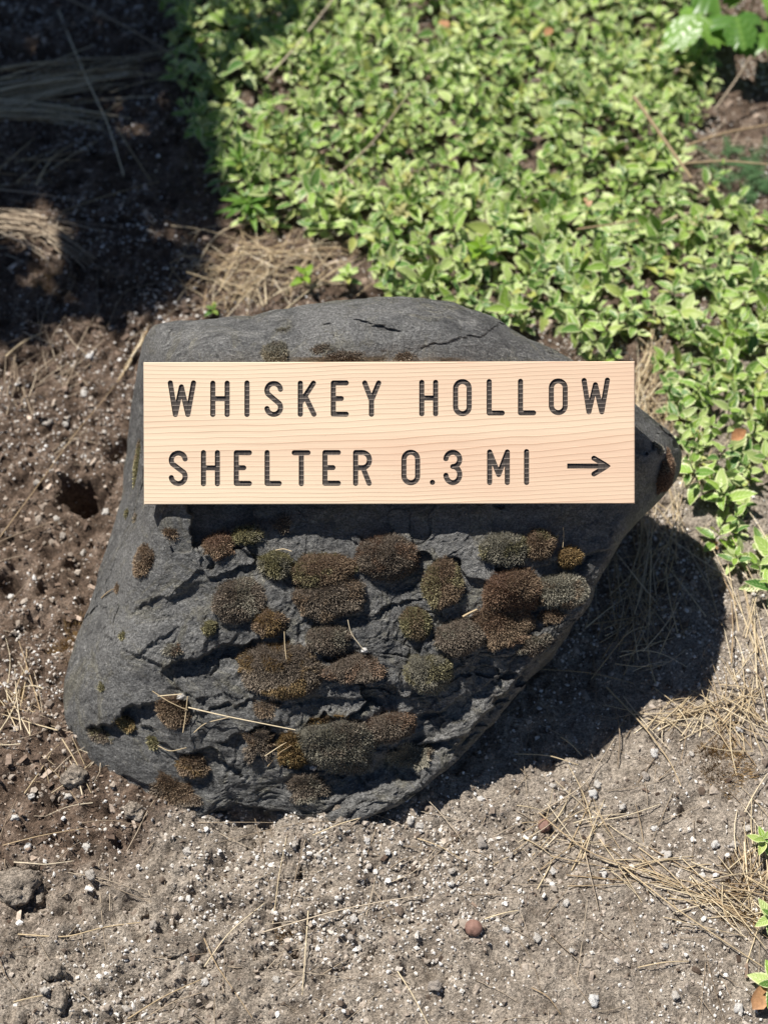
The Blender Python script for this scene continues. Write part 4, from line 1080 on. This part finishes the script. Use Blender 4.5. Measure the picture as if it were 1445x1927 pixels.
# straws on the boulder
def rock_straw(px, w, lift, lab, mat=None):
    P = []
    for x, y in px:
        c, n_ = rock_at(x, y); P.append(c + SIGN_N * lift)
    Q = smooth_path(P, 12); V, F = tube(Q, w * .5 * PX_R(Q[0]), w * .35 * PX_R(Q[0]))
    o = link('dry_straw', mesh_np('dry_straw', V - Q[0], F), mat or M_STRAW, None, Q[0]); tag(o, lab, 'straw', 'bits of straw caught on the boulder')
for a in [([(357,1329),(420,1344),(490,1358),(557,1371)], 2.8, .012, 'long pale straw lying across the face of the boulder'),
          ([(300,1308),(322,1306),(345,1304)], 2.8, .012, 'pale straw bit beside the white grain on the moss'),
          ([(290,1298),(320,1318),(356,1334)], 2.2, .013, 'thin straw crossing the straw topped moss'),
          ([(356,1308),(352,1345),(347,1376)], 2.4, .012, 'upright straw bit on the straw topped moss'),
          ([(366,1378),(385,1360),(432,1349)], 1.8, .004, 'thin curved straw below the long pale straw on the rock'),
          ([(537,1186),(538,1215),(541,1238)], 2.0, .018, 'thin upright straw standing on the largest moss cushion'),
          ([(655,1165),(660,1190),(685,1222)], 1.8, .012, 'thin bent straw between two grey brown moss cushions'),
          ([(520,1035),(535,1032),(550,1037)], 2.2, .010, 'short pale straw above the round olive moss cushion'),
          ([(193,1125),(203,1115),(214,1108)], 2.6, .005, 'pale twig end on the smooth rock flank'),
          ([(870,1160),(882,1153),(897,1146)], 5.0, .008, 'pale wood chip beside the shoulder moss cluster'),
          ([(298,1402),(320,1414),(352,1406)], 1.8, .004, 'thin curved straw tip beside a small moss dot'),
          ([(500,1420),(530,1400),(552,1388)], 2.0, .012, 'straw bit leading up to the orange moss'),
          ([(505,1440),(525,1415),(550,1400)], 2.0, .010, 'second straw bit under the orange moss'),
          ([(1058,992),(1059,1010),(1057,1030)], 1.6, .008, 'hair thin stem in the sign shadow above the small rusty moss')]:
    rock_straw(*a)

def tuft(name, items, mat, lab, cat='dry grass', group='tufts and tangles of dry grass'):
    """bundles: (x0, y0, x1, y1, spread at start, spread at end, count, width px, lift); tangles: ('t', cx, cy, rx, ry, count, length px, width px, lift, angle deg, angle spread deg)"""
    bag = Bag(); first = None
    for it in items:
        if it[0] == 't':
            _, cx_, cy_, rx_, ry_, cnt, ln, w, lift, am, asd = it
            for _ in range(cnt):
                c0_ = np.array([cx_, cy_]) + rng.normal(0, .5, 2) * (rx_, ry_); a = math.radians(rng.normal(am, asd)); L = ln * (.35 + .9 * rng.random())
                d_ = np.array([math.cos(a), -math.sin(a)]) * L / 2; bend = np.array([d_[1], -d_[0]]) * rng.normal(0, .12)
                Q = straw_path([c0_ - d_, c0_ + bend, c0_ + d_], .002 + lift * rng.random(), lift * .4 * rng.random(), 8)
                Q[:, 2] += np.linspace(-1, 1, 8) * lift * rng.normal(0, .3); Q[:, 2] = np.maximum(Q[:, 2], ground_z(Q[:, 0], Q[:, 1], False) + .001)
                r = w * (.5 + .7 * rng.random()) * .5 * PX_R(Q[0]); V, F = tube(Q, r, r * .5, 4); bag.add(V, F)
            if first is None: first = (cx_, cy_)
        else:
            x0, y0, x1, y1, s0, s1, cnt, w, lift = it
            for _ in range(cnt):
                a = np.array([x0, y0]) + rng.normal(0, s0, 2); b = np.array([x1, y1]) + rng.normal(0, s1, 2)
                m_ = (a + b) / 2 + rng.normal(0, (s0 + s1) * .12, 2); f0, f1 = sorted(rng.random(2) * .5 + [0, .5])
                Q = straw_path([a + (b - a) * f0 * .6, m_, a + (b - a) * f1], .002 + lift * rng.random(), lift * .5 * rng.random(), 8)
                r = w * (.5 + .7 * rng.random()) * .5 * PX_R(Q[0]); V, F = tube(Q, r, r * .5, 4); bag.add(V, F)
            if first is None: first = (x0, y0)
    p = at(*first); me = bag.mesh(name)
    me.transform(Matrix.Translation(-Vector(p)))
    tag(link(name, me, mat, None, p), lab, cat, group)
tuft('dry_grass_tuft', [(-60, 190, 330, 125, 20, 14, 40, 4, .02), (-60, 215, 260, 220, 18, 16, 26, 4, .02), ('t', 160, 165, 150, 36, 20, 150, 3.5, .02, 8, 14), ('t', 60, 320, 90, 40, 12, 150, 3, .02, 10, 20)], M_STRAW, 'bundle of flattened grey straw in the dark shade, farthest from the boulder')
tuft('dry_grass_tuft', [(-60, 430, 170, 450, 24, 26, 40, 4.5, .02), (50, 425, 190, 520, 12, 16, 22, 4.5, .02), ('t', 100, 460, 90, 40, 16, 110, 4, .02, -25, 25)], M_STRAWDULL, 'pale dry grass tuft catching a patch of sun in the shade')
tuft('dry_grass_tuft', [('t', 480, 500, 110, 60, 80, 130, 2.6, .03, 28, 30), ('t', 440, 545, 90, 36, 50, 90, 2.4, .015, 10, 60), ('t', 580, 500, 110, 50, 45, 110, 2.4, .02, 20, 35)], M_STRAW, 'tangle of dry stems between the boulder top and the leaves')
tuft('dry_grass_tuft', [('t', 1225, 760, 36, 90, 60, 110, 2.6, .03, 80, 35), ('t', 1250, 690, 40, 40, 20, 70, 2.4, .02, 60, 50), ('t', 1310, 890, 30, 30, 18, 80, 3, .03, 30, 30)], M_STRAW, 'tan dry grass between the sign end and the leaves')
tuft('dry_grass_tuft', [('t', 1225, 1060, 80, 140, 60, 190, 2.8, .03, 95, 28), ('t', 1180, 1180, 90, 80, 40, 120, 2.6, .02, 40, 50)], M_STRAW, 'dry grass hanging in the boulder shadow under the rock tip')
tuft('dry_grass_tuft', [('t', 1395, 1220, 50, 170, 34, 170, 2.8, .02, 110, 25), ('t', 1290, 1350, 70, 30, 46, 110, 2.4, .012, 15, 30), ('t', 1390, 1330, 60, 60, 26, 130, 2.6, .015, 60, 60)], M_STRAW, 'sunlit dry grass litter past the corner of the boulder shadow')
tuft('dry_grass_tuft', [('t', 1080, 1560, 100, 60, 34, 130, 2.4, .010, 30, 45), ('t', 1220, 1640, 130, 40, 26, 150, 2.4, .010, -25, 25), ('t', 1370, 1700, 90, 50, 46, 150, 2.6, .012, -25, 25), ('t', 1410, 1600, 30, 110, 26, 110, 2.6, .012, 80, 30)], M_STRAW, 'straw drift sweeping across the open soil to the frame edge')
tuft('dry_grass_tuft', [('t', 130, 680, 80, 50, 26, 90, 2.6, .01, 40, 45), ('t', 30, 740, 40, 50, 16, 70, 2.8, .01, 75, 25)], M_STRAWDULL, 'short dry straw bits on the brown mulch at the shade edge')
tuft('dry_grass_tuft', [('t', 1370, 300, 80, 50, 16, 150, 2.6, .02, 10, 30), ('t', 1290, 380, 40, 40, 18, 90, 2.6, .02, 40, 60)], M_STRAWDULL, 'sparse dry stems in the gap of the leaves by the feathery plant')
tuft('dry_grass_tuft', [('t', 40, 1330, 40, 90, 18, 130, 2.8, .012, 110, 30), ('t', 120, 1470, 90, 60, 16, 90, 2.6, .01, 40, 50)], M_STRAW, 'scattered straw beside the rounded lower rock corner')
# straw seed head
p = at(228, 715); bag = Bag()
for k in range(16):
    a = at(222 + 3 * k, 724 - 5.2 * k, .006); Q = np.stack([a, a + np.array([.006 + .004 * rng.random(), .012, .004]), a + np.array([.01, .026 + .01 * rng.random(), .003 + .004 * rng.random()])])
    V, F = tube(Q, .0016, .0004, 4); bag.add(V - p, F)
tag(link('grass_seed_head', bag.mesh('grass_seed_head'), M_STRAW, None, p), 'feathery pale grass seed head lying against the boulder flank', 'seed head')
# fine litter
bag = Bag()
x, y, z = scatter(1500, lambda x, y: 0.25 + 0.75 * clump(x, y, 5, 541))
for k in range(len(x)):
    L = 0.008 + 0.035 * rng.random() ** 2; a = rng.random() * 6.283
    d = np.array([math.cos(a), math.sin(a), 0]) * L; p0 = np.array([x[k], y[k], z[k] + 0.002])
    Q = np.stack([p0 - d / 2, p0 + np.array([rng.normal(0, L * .06), rng.normal(0, L * .06), .0015]), p0 + d / 2])
    V, F = tube(Q, 0.0004 + 0.0004 * rng.random(), 0.0003, 4); bag.add(V, F)
for k in range(230):
    px_ = rng.uniform(-40, 1480); py_ = rng.uniform(1280, 1960) if k % 3 else rng.uniform(560, 1500)
    if inside(OUT[:, :2], np.array([px_]), np.array([py_]))[0] or in_cover(np.array([px_]), np.array([py_]))[0]: continue
    a = rng.normal(0.5, .9) if px_ < 722 else rng.normal(-.35, .9); L = rng.uniform(40, 170); d_ = np.array([math.cos(a), -math.sin(a)]) * L / 2
    c0_ = np.array([px_, py_]); Q = straw_path([c0_ - d_, c0_ + np.array([d_[1], -d_[0]]) * rng.normal(0, .10), c0_ + d_], .006, .003 * rng.random(), 8)
    r = rng.uniform(.9, 1.6) * .5 * 1.4 * PX_R(Q[0]); V, F = tube(Q, r, r * .5, 4); bag.add(V, F)
tag(link('straw_litter', bag.mesh('straw_litter'), M_STRAWDULL), 'fine broken straw bits scattered over the soil', kind='stuff')

# ------------------------------------------------------------------ leaves
def leaf_mesh(name, width, fold, curl, segs=5, tip=0.75, lob=0.0):
    V, U = [], []
    for i in range(segs + 1):
        t = i / segs
        w = width * (math.sin(math.pi * min(1, t ** tip)) ** 0.75 if 0 < t < 1 else 0.02) * (1 + lob * math.sin(t * 19))
        x = t; zc = -curl * t * t
        for s in (-1, 0, 1):
            V.append((x - curl * .2 * t * t, s * w * 0.5 * math.cos(fold), zc + abs(s) * w * 0.5 * math.sin(fold))); U.append((0.5 + 0.5 * s, t))
    F = []
    for i in range(segs):
        for s in range(2):
            a = i * 3 + s; F.append((a, a + 3, a + 4, a + 1))
    return np.array(V), np.array(F), np.array(U)
LEAFV = [leaf_mesh('leaf', w, f, c) for w, f, c in ((.50, .30, .12), (.56, .45, .22), (.44, .25, .05), (.52, .15, .30), (.48, .5, .1), (.55, .3, -.08))]
def basis(d, up):
    x = d / np.linalg.norm(d); y = np.cross(up, x); y /= np.linalg.norm(y) + 1e-9; z = np.cross(x, y)
    return np.stack([x, y, z], 1)
big, leaf_list, stems = Bag(), [], Bag()
N = 16000
x = rng.uniform(-0.75, 1.15, N); y = rng.uniform(1.05, 2.95, N)
u, v, d = project(np.stack([x, y, np.full(N, 0.03)], 1))
m = in_cover(u + rng.normal(0, 8, N), v + rng.normal(0, 8, N)); x, y = x[m], y[m]
m = fbm(np.stack([x, y, x * 0], 1) * 13, 2, 613) > -0.56; x, y = x[m], y[m]
# poisson-like thinning
keep_i, cells = [], {}
for k in range(len(x)):
    c = (math.floor(x[k] / .024), math.floor(y[k] / .024))
    if all(np.hypot(x[k] - x[j], y[k] - y[j]) > 0.0185 for a in (-1, 0, 1) for b in (-1, 0, 1) for j in cells.get((c[0] + a, c[1] + b), [])):
        cells.setdefault(c, []).append(k); keep_i.append(k)
x, y = x[keep_i], y[keep_i]
hfield = 0.040 + 0.030 * fbm(np.stack([x, y, x * 0], 1) * 5, 3, 601)
gz = ground_z(x, y, False)
for k in range(len(x)):
    h = max(0.010, hfield[k] + rng.normal(0, .020)); base = np.array([x[k], y[k], gz[k]])
    lean = np.array([rng.normal(0, .30), rng.normal(-.12, .30), 1.0]); lean /= np.linalg.norm(lean)
    top = base + lean * h
    V, F = tube(np.stack([base, base + lean * h * .5 + rng.normal(0, .002, 3), top]), .0011, .0008, 4); stems.add(V, F)
    pairs = rng.integers(3, 5); a0 = rng.random() * 6.283; Lb = rng.uniform(.020, .041)
    for j in range(pairs):
        frac = 1 - j * 0.26
        pos = base + lean * h * max(frac, .1); el = [0.85, 0.45, 0.15, -0.1][j] + rng.normal(0, .18); a = a0 + j * 1.571 + rng.normal(0, .2)
        Lp = Lb * [0.55, 0.95, 1.08, 1.0][j]
        for side in (0, math.pi):
            aa = a + side + rng.normal(0, .15); e = el + rng.normal(0, .12)
            t1 = np.cross(lean, np.array([0.3, 1, 0.1])); t1 /= np.linalg.norm(t1); t2 = np.cross(lean, t1)
            dv = (t1 * math.cos(aa) + t2 * math.sin(aa)) * math.cos(e) + lean * math.sin(e)
            R = basis(dv, lean + rng.normal(0, .15, 3)); vi = rng.integers(0, 6)
            leaf_list.append((pos + dv * .0015, R, Lp * rng.uniform(.85, 1.15), vi, j))
pos_all = np.array([l[0] for l in leaf_list]); u, v, d = project(pos_all)
sizes = np.array([l[2] * FPX for l in leaf_list]) / d
vis = (u > 5) & (u < PW - 5) & (v > 5) & (v < PH - 5) & (np.array([l[4] for l in leaf_list]) < 3)
hidden_by_rock = inside(OUT[:, :2], u, v)
score = np.where(vis & ~hidden_by_rock, sizes, 0); order = np.argsort(-score)[:300]; part_ids = set(order.tolist())
cover_root = empty('ground_cover_plant', tuple(at(1000, 350)), 'dense low mat of variegated pale edged green leaves behind the boulder', 'ground cover')
cr = np.array(cover_root.location)
leaf_me = []
for V, F, U in LEAFV:
    me = mesh_np('leaf', V, F, True, None, U); me.materials.append(M_LEAF); leaf_me.append(me)
for k, (pos, R, L, vi, j) in enumerate(leaf_list):
    if k in part_ids:
        o = link('leaf', leaf_me[vi], None, cover_root)
        mt = np.eye(4); mt[:3, :3] = R * L; mt[:3, 3] = pos - cr; o.matrix_local = Matrix(mt.tolist())
    else:
        V, F, U = LEAFV[vi]; big.add((V * L) @ R.T + pos - cr, F, None, U)
tag(link('foliage', big.mesh('foliage'), M_LEAF, cover_root), kind='stuff')
for i_ in range(len(stems.V)): stems.V[i_] = stems.V[i_] - cr
tag(link('stems', stems.mesh('stems'), M_STEM, cover_root), kind='stuff')

def sprig(px, py, n_leaves, L, h, mat, name, lab, cat, spread=0.55, width=1.0, group=None, vis=None):
    p = at(px, py); root = empty(name, tuple(p), lab, cat, group)
    V, F = tube(np.stack([[0, 0, -.004], [0, 0, h * .5], [0.002, 0, h]]), .0016, .001, 5)
    link('stem', mesh_np('stem', V, F), M_STEM, root)
    a0 = rng.random() * 6.28; meshes = []
    for V, F, U in LEAFV[:3]:
        me = mesh_np('leaf', V * np.array([1, width, 1]), F, True, None, U); me.materials.append(mat); meshes.append(me)
    for k in range(n_leaves):
        a = a0 + k * 2.4; e = spread * (1 - k / n_leaves * 0.9) + rng.normal(0, .1)
        e = e if k > 1 else e + .2
        dv = np.array([math.cos(a) * math.cos(e), math.sin(a) * math.cos(e), math.sin(e)])
        R = basis(dv, np.array([0, 0, 1.0])); s = L * (0.6 + 0.5 * k / n_leaves) * rng.uniform(.9, 1.1)
        o = link('leaf', meshes[k % 3], None, root); mt = np.eye(4); mt[:3, :3] = R * s; mt[:3, 3] = (0, 0, h * (1 - 0.6 * k / n_leaves)); o.matrix_local = Matrix(mt.tolist())
    return root
sprig(575, 540, 5, .030, .035, M_BRIGHT, 'seedling', 'bright green seedling alone on the dry tangle above the boulder', 'seedling')
sprig(655, 540, 10, .030, .035, M_LEAF, 'ground_cover_sprig', 'pale leafy sprig nearest the boulder top, apart from the mat', 'plant')
sprig(402, 590, 5, .020, .012, M_GREEN, 'seedling', 'tiny green seedling touching the boulder back edge', 'seedling')
sprig(1432, 1590, 8, .026, .020, M_LEAF, 'ground_cover_sprig', 'small leafy sprig at the frame edge, upper of three low ones', 'plant')
sprig(1446, 1735, 8, .028, .022, M_LEAF, 'ground_cover_sprig', 'leafy sprig cut by the frame edge, middle of three low ones', 'plant')
sprig(1452, 1862, 9, .038, .028, M_LEAF, 'ground_cover_sprig', 'largest pale edged sprig at the lower frame corner', 'plant')
sprig(900, 510, 14, .036, .060, M_BRIGHT, 'seedling', 'vivid yellow green seedling standing in the pale leaf mat', 'seedling', .5)
sprig(470, 395, 15, .062, .018, M_GREEN, 'rosette_weed', 'narrow leaved green weed rosette at the mat edge', 'weed', .5, .42)
sprig(455, 335, 9, .045, .05, M_GREEN, 'rosette_weed', 'upright green weed just behind the flat rosette', 'weed', .9, .6)
sprig(985, 625, 9, .026, .03, M_LEAF, 'ground_cover_sprig', 'small pale sprig over the far shoulder of the boulder', 'plant')
for k, (px, py) in enumerate([(640, 412), (765, 375), (755, 435), (1305, 455), (1285, 168)]):
    sprig(px, py, 10, .020, .055, bpy.data.materials.get('cream_leaf') or mat_leaf('cream_leaf', (0.62, 0.58, 0.24), (0.55, 0.50, 0.2), (0.70, 0.66, 0.36), .3),
          'cream_shoot', ['cream yellow shoot tip at the near edge of the mat above the dry tangle', 'cream yellow shoot tip in the mat, taller of two close ones', 'cream yellow shoot tip in the mat, lower of two close ones',
          'yellow shoot tip in the mat beyond the sign end', 'cream yellow shoot tip at the gap near the lobed leaves'][k], 'shoot', .7)

# lobed plant in the far corner
def lobed(size, seed):
    r_ = np.random.default_rng(seed); n = 46; V = [(0, 0, 0)]; U = [(0.5, 0.1)]
    for k in range(n):
        a = -2.5 + 5.0 * k / (n - 1)
        r = size * (0.55 + 0.45 * abs(math.cos(a * 1.55)) ** 0.8) * (1 + 0.07 * math.sin(k * 2.6)) * (1 - .12 * abs(a) / 2.5)
        V.append((r * math.cos(a), r * math.sin(a), -0.10 * r * abs(math.sin(a * 3.1)) - 0.4 * r * r / size)); U.append((0.5 + 0.35 * math.sin(a), 0.5 + .4 * math.cos(a)))
    F = [(0, k, k + 1) for k in range(1, n)]
    return np.array(V), np.array(F), np.array(U)
p = at(1400, 60); lp = empty('lobed_leaf_plant', tuple(p), 'broad lobed green leaves on stalks at the far frame corner', 'plant')
for k, (px, py, s, ang, hz) in enumerate([(1320, 30, .070, 3.6, .10), (1385, 30, .062, 4.9, .11), (1440, 60, .062, 5.6, .09), (1425, -20, .07, 1.2, .1), (1345, -30, .07, 2.4, .12)]):
    t = on_z(px, py, hz); V, F, U = lobed(s, k); c_, s_ = math.cos(ang), math.sin(ang)
    W_ = np.stack([V[:, 0] * c_ - V[:, 1] * s_, V[:, 0] * s_ + V[:, 1] * c_, V[:, 2] + 0.25 * V[:, 0] * rng.normal(0, .4)], 1)
    o = link('leaf', mesh_np('leaf', W_, F, True, None, U), M_GREEN, lp, tuple(t - p))
    V, F = tube(np.stack([[0, 0, 0], (t - p) * .6 + [0, 0, .03], t - p]), .0018, .0014, 5); link('stalk', mesh_np('stalk', V, F), M_STEM, lp)
# dark lower leaves of the same corner
p = at(1395, 330); fp = empty('feathery_plant', tuple(p), 'low feathery dark green plant at the frame edge in the mat gap', 'plant')
nfr = 0
for k in range(34):
    b = on_z(1350 + 95 * rng.random(), 290 + 85 * rng.random(), 0.0); a = rng.random() * 6.28; L = .05 + .03 * rng.random(); bag = Bag()
    dv = np.array([math.cos(a) * .75, math.sin(a) * .75, .5]); axp = [b + dv * L * t + np.array([0, 0, -.015 * t * t]) for t in np.linspace(0, 1, 6)]
    V, F = tube(np.array(axp), .0007, .0004, 4); bag.add(V - p, F)
    for t in np.linspace(.15, 1, 9):
        c0_ = b + dv * L * t + np.array([0, 0, -.015 * t * t])
        for s in (-1, 1):
            e = c0_ + (np.array([-dv[1], dv[0], .15]) * s + dv * .8) * .013 * (1.15 - .5 * t)
            V, F = tube(np.stack([c0_, (c0_ + e) / 2, e]), .0011, .0005, 4); bag.add(V - p, F)
    link('frond', bag.mesh('frond'), bpy.data.materials.get('feather_green') or mat_island('feather_green', [(0, (.07, .15, .06)), (1, (.13, .24, .10))], .7), fp)

# sticks in the mat, dead leaves
def stick(px, w, z0, z1, lab):
    P = [on_z(a, b, z0 + (z1 - z0) * k / (len(px) - 1)) for k, (a, b) in enumerate(px)]
    Q = smooth_path(P, 12); r = w * .5 * PX_R(Q[0]); V, F = tube(Q, r, r * .7, 6)
    tag(link('dry_stick', mesh_np('dry_stick', V - Q[0], F), M_STRAW if 'pale' in lab else M_STRAWDULL, None, Q[0]), lab, 'stick', 'dry sticks lying on the leaves')
stick([(1192,182),(1240,250),(1300,335)], 7, .105, .06, 'thick pale stick slanting down over the leaves into the gap')
stick([(635,330),(700,272),(770,175)], 4, .07, .07, 'thin brown twig slanting through the middle of the leaf mat')
stick([(500,150),(560,85),(630,-5)], 4, .07, .08, 'thin twig rising out of the shaded leaves to the frame top')
stick([(1290,275),(1360,250),(1450,234)], 5, .05, .06, 'pale stick curving out to the frame edge above the feathery plant')
stick([(1285,308),(1360,302),(1450,310)], 4, .06, .06, 'pale stick over the feathery plant, lower of two')
stick([(1345,205),(1385,150),(1412,105)], 4, .02, .08, 'reddish stem beneath the lobed leaves')
stick([(1085,432),(1130,425),(1200,415)], 4, .06, .06, 'short pale twig level in the leaves beyond the sign')
stick([(1245,420),(1290,398),(1325,420)], 4.5, .05, .03, 'bent pale twig below the gap in the leaves')
def dead_leaf(px, py, L, z, lab, a):
    p = on_z(px, py, z) if z else at(px, py, .004)
    V, F, U = leaf_mesh('dead_leaf', .62, .5, .35); R = basis(np.array([math.cos(a), math.sin(a), .25]), np.array([.1, -.3, 1.0]))
    tag(link('dead_leaf', mesh_np('dead_leaf', (V * L) @ R.T, F, True, None, U), M_DEADLEAF, None, p), lab, 'dead leaf', 'dead brown leaves')
dead_leaf(1375, 828, .034, .05, 'curled tan dead leaf among the leaves past the rock tip', .6)
dead_leaf(1322, 1035, .030, 0, 'orange brown dead leaf at the edge of the boulder shadow', .2)
dead_leaf(1225, 640, .03, 0, 'dull brown dead leaf on soil above the sign corner', 2.0)
dead_leaf(1025, 68, .03, .09, 'orange tipped dead leaf high in the mat', 1.0)
dead_leaf(845, 52, .028, .08, 'brown dead leaf near the frame top in the mat', 2.4)
dead_leaf(1415, 1900, .04, .012, 'orange brown dead leaf under the lowest sprig in the corner', .9)
dead_leaf(1108, 390, .026, .07, 'small tan dead leaf in the middle of the mat', 1.8)
dead_leaf(1270, 800, .022, 0, 'orange dead leaf on the tan grass beyond the sign end', 1.2)

# ------------------------------------------------------------------ unseen shrub outside the frame, its crown shaped to cast the far corner's shade
SHADE = [(-420,700),(-60,660),(60,612),(160,600),(250,585),(330,560),(365,500),(372,440),(392,395),(410,330),(392,280),(412,215),(440,180),(500,140),(545,80),(600,30),(640,-40),(700,-260),(-420,-420)]
HOLES = [(75,436,90,26),(200,660,50,20),(250,250,18,12),(435,78,16,10),(500,45,16,12),(420,108,14,9),(105,540,36,18), (300,440,14,9)]
tp_ = on_z(-330, -560)
tree = empty('shrub', (tp_[0] - 0.4, tp_[1] + 0.9, 0.0), 'unseen leafy shrub outside the frame, its crown shaped to shade the far corner', 'shrub')
tb = np.array(tree.location)
crown = Bag(); cnt = 0
us = rng.uniform(-420, 700, 5000); vs = rng.uniform(-420, 700, 5000)
ok = inside(SHADE, us + rng.normal(0, 7, 5000), vs + rng.normal(0, 7, 5000))
for cx_, cy_, rx_, ry_ in HOLES: ok &= ((us - cx_) / (rx_ + 34)) ** 2 + ((vs - cy_) / (ry_ + 34)) ** 2 > 1
us, vs = us[ok], vs[ok]
gp = on_z(us, vs, 0.0)
S_ = rng.uniform(1.75, 2.55, len(us))
cp = gp + SUN_DIR * S_[:, None]
for k in range(len(cp)):
    for j in range(4):
        dv = rng.normal(0, 1, 3); dv[2] *= .5; R = basis(dv, SUN_DIR + rng.normal(0, .6, 3)); V, F, U = LEAFV[rng.integers(0, 6)]
        crown.add((V * rng.uniform(.045, .07)) @ R.T + cp[k] + rng.normal(0, .012, 3) - tb, F, None, U)
tag(link('crown', crown.mesh('crown'), M_DARKLEAF, tree), kind='stuff')
cc = cp.mean(0)
trunk_top = np.array([tb[0] + .05, tb[1] - .05, 1.2])
V, F = tube(np.stack([tb - [0, 0, .1], tb + [.02, 0, .6], trunk_top]), .055, .035, 10); link('trunk', mesh_np('trunk', V - tb, F), M_BARK, tree)
for k in range(14):
    e = cp[rng.integers(0, len(cp))]; V, F = tube(smooth_path(np.stack([trunk_top - [0, 0, .5 * rng.random()], (trunk_top + e) / 2 + [0, 0, .12], e]), 8), .018, .004, 6)
    link('limb', mesh_np('limb', V - tb, F), M_BARK, tree)
